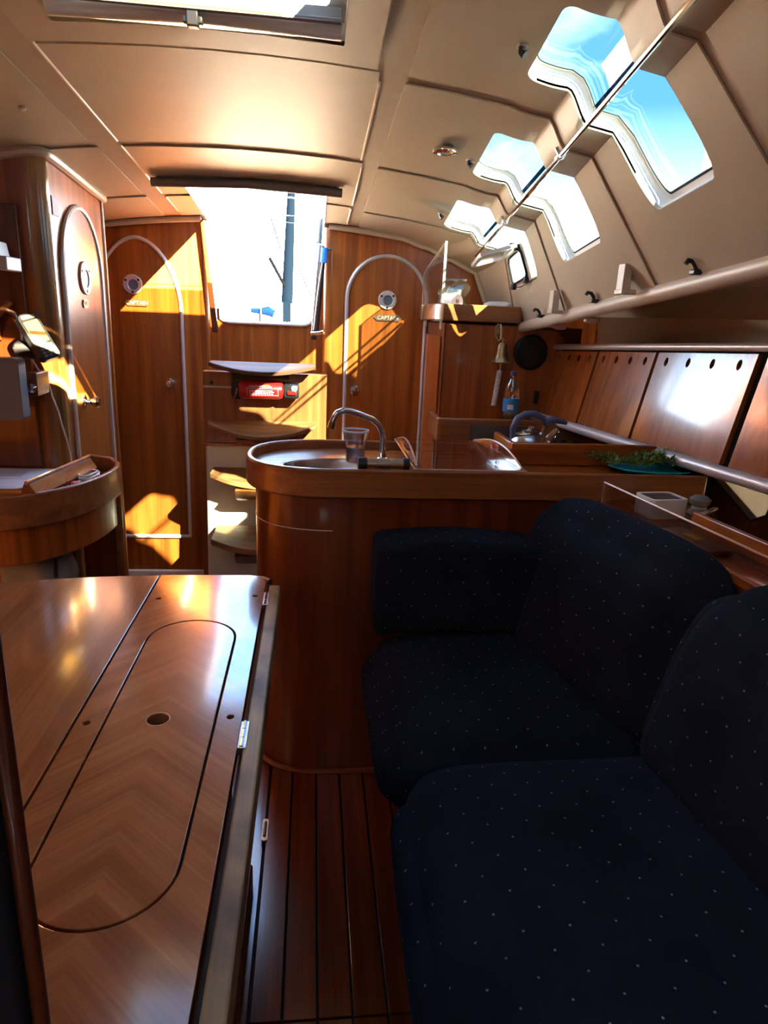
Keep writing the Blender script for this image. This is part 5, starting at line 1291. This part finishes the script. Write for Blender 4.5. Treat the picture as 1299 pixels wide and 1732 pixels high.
# ------------------------------------------------------------------ outside, seen through the openings
ck = struct('trim_3', (0, 4, 1.2))
bm = bm_(); box(bm, -1.3, 1.0, 3.42, 5.4, .70, .74); obj('cockpit_sole', bm, plain('teak_deck', (.30, .20, .12), rough=.7), ck, smooth=False)
bm = bm_(); box(bm, -1.6, -.9, 3.42, 5.4, .74, 1.26); box(bm, .55, 1.3, 3.42, 5.4, .74, 1.26); box(bm, -1.6, 1.3, 5.3, 5.4, .74, 1.22); obj('cockpit_coaming', bm, M_OUT, ck, bevel=.02)
def ongy(px, py, Y):
    return None
om = thing('neighbour_mast', (-.35, 9, .5), 'distant blue mast and rigging seen through the companionway', 'mast')
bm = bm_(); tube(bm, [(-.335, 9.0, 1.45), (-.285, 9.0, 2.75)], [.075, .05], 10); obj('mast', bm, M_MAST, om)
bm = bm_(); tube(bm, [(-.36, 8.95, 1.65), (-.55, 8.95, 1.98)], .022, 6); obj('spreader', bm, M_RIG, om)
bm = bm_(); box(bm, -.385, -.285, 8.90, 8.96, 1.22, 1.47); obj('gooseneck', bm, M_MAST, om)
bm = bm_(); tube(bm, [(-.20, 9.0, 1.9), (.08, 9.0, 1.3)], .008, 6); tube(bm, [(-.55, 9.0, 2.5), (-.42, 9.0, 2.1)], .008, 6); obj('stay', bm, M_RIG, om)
sc_ = thing('blue_sail_cover', (-.8, 9, 1.2), 'bright blue sail cover end seen through the companionway', 'sail cover')
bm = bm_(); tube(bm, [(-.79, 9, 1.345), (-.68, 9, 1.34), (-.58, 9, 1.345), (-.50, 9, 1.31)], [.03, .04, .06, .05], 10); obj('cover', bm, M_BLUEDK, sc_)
bm = bm_(); tube(bm, [(-.66, 8.93, 1.29), (-.66, 8.93, 1.38)], .006, 6); obj('strap', bm, M_WHP, sc_)
mh = thing('moored_yacht', (-.4, 9, 0), 'low white hull of the moored yacht under the blue mast beyond the cockpit', 'boat')
bm = bm_(); hexa(bm, [(-2.2, 8.7, 0), (1.6, 8.7, 0), (1.6, 9.6, 0), (-2.2, 9.6, 0), (-2.4, 8.6, 1.15), (1.8, 8.6, 1.15), (1.8, 9.7, 1.15), (-2.4, 9.7, 1.15)]); obj('hull', bm, MATS['deck_gelcoat'], mh, bevel=.03)
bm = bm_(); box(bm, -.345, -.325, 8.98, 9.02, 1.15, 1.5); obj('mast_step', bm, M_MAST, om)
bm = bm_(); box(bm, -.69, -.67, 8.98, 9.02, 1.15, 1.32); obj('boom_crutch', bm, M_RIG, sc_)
# quay boards and white hull beside the hull portlight
qy = thing('pontoon', (3, 2.6, .2), 'sunlit wooden pontoon beside a white boat outside the hull portlight', 'pontoon')
for k in range(6):
    bm = bm_(); box(bm, 1.7, 3.6, 1.1+.16*k, 1.245+.16*k, .38, .42); obj('plank', bm, plain('pontoon_wood', (.16, .055, .016), rough=.8) if k == 0 else MATS['pontoon_wood'], qy)
nb = thing('white_boat', (5, 4, 0), 'white boat topsides and deck outside on the right', 'boat')
bm = bm_(); hexa(bm, [(2.4, 2.3, .3), (4.5, 2.3, .3), (4.5, 8, .3), (2.4, 8, .3), (2.0, 2.1, 1.02), (5, 2.1, 1.02), (5, 8, 1.02), (2.0, 8, 1.02)]); obj('hull', bm, plain('darkened_hull', (.13, .15, .15), rough=.7), nb)  # white hull coloured dark so full sun does not blow it out
bm = bm_(); tube(bm, [(6.5, 7.5, 1.0), (6.3, 7.5, 7.0)], .06, 8); obj('mast', bm, M_LGREY, nb)
sv = thing('stowed_sail', (4, 6, 2.6), 'white furled sail with pointed folds seen through the middle cabin window', 'sail')
bm = bm_()
hexa(bm, [(3.3, 6.0, 1.9), (5.2, 6.0, 1.9), (5.2, 6.15, 1.9), (3.3, 6.15, 1.9), (3.35, 6.0, 2.95), (4.9, 6.0, 3.45), (4.9, 6.1, 3.45), (3.35, 6.1, 2.95)]); obj('sailcloth', bm, M_OUT, sv)
bm = bm_(); tube(bm, [(4.15, 5.9, 2.2), (4.55, 5.9, 4.2)], .03, 6); obj('batten', bm, M_LGREY, sv)
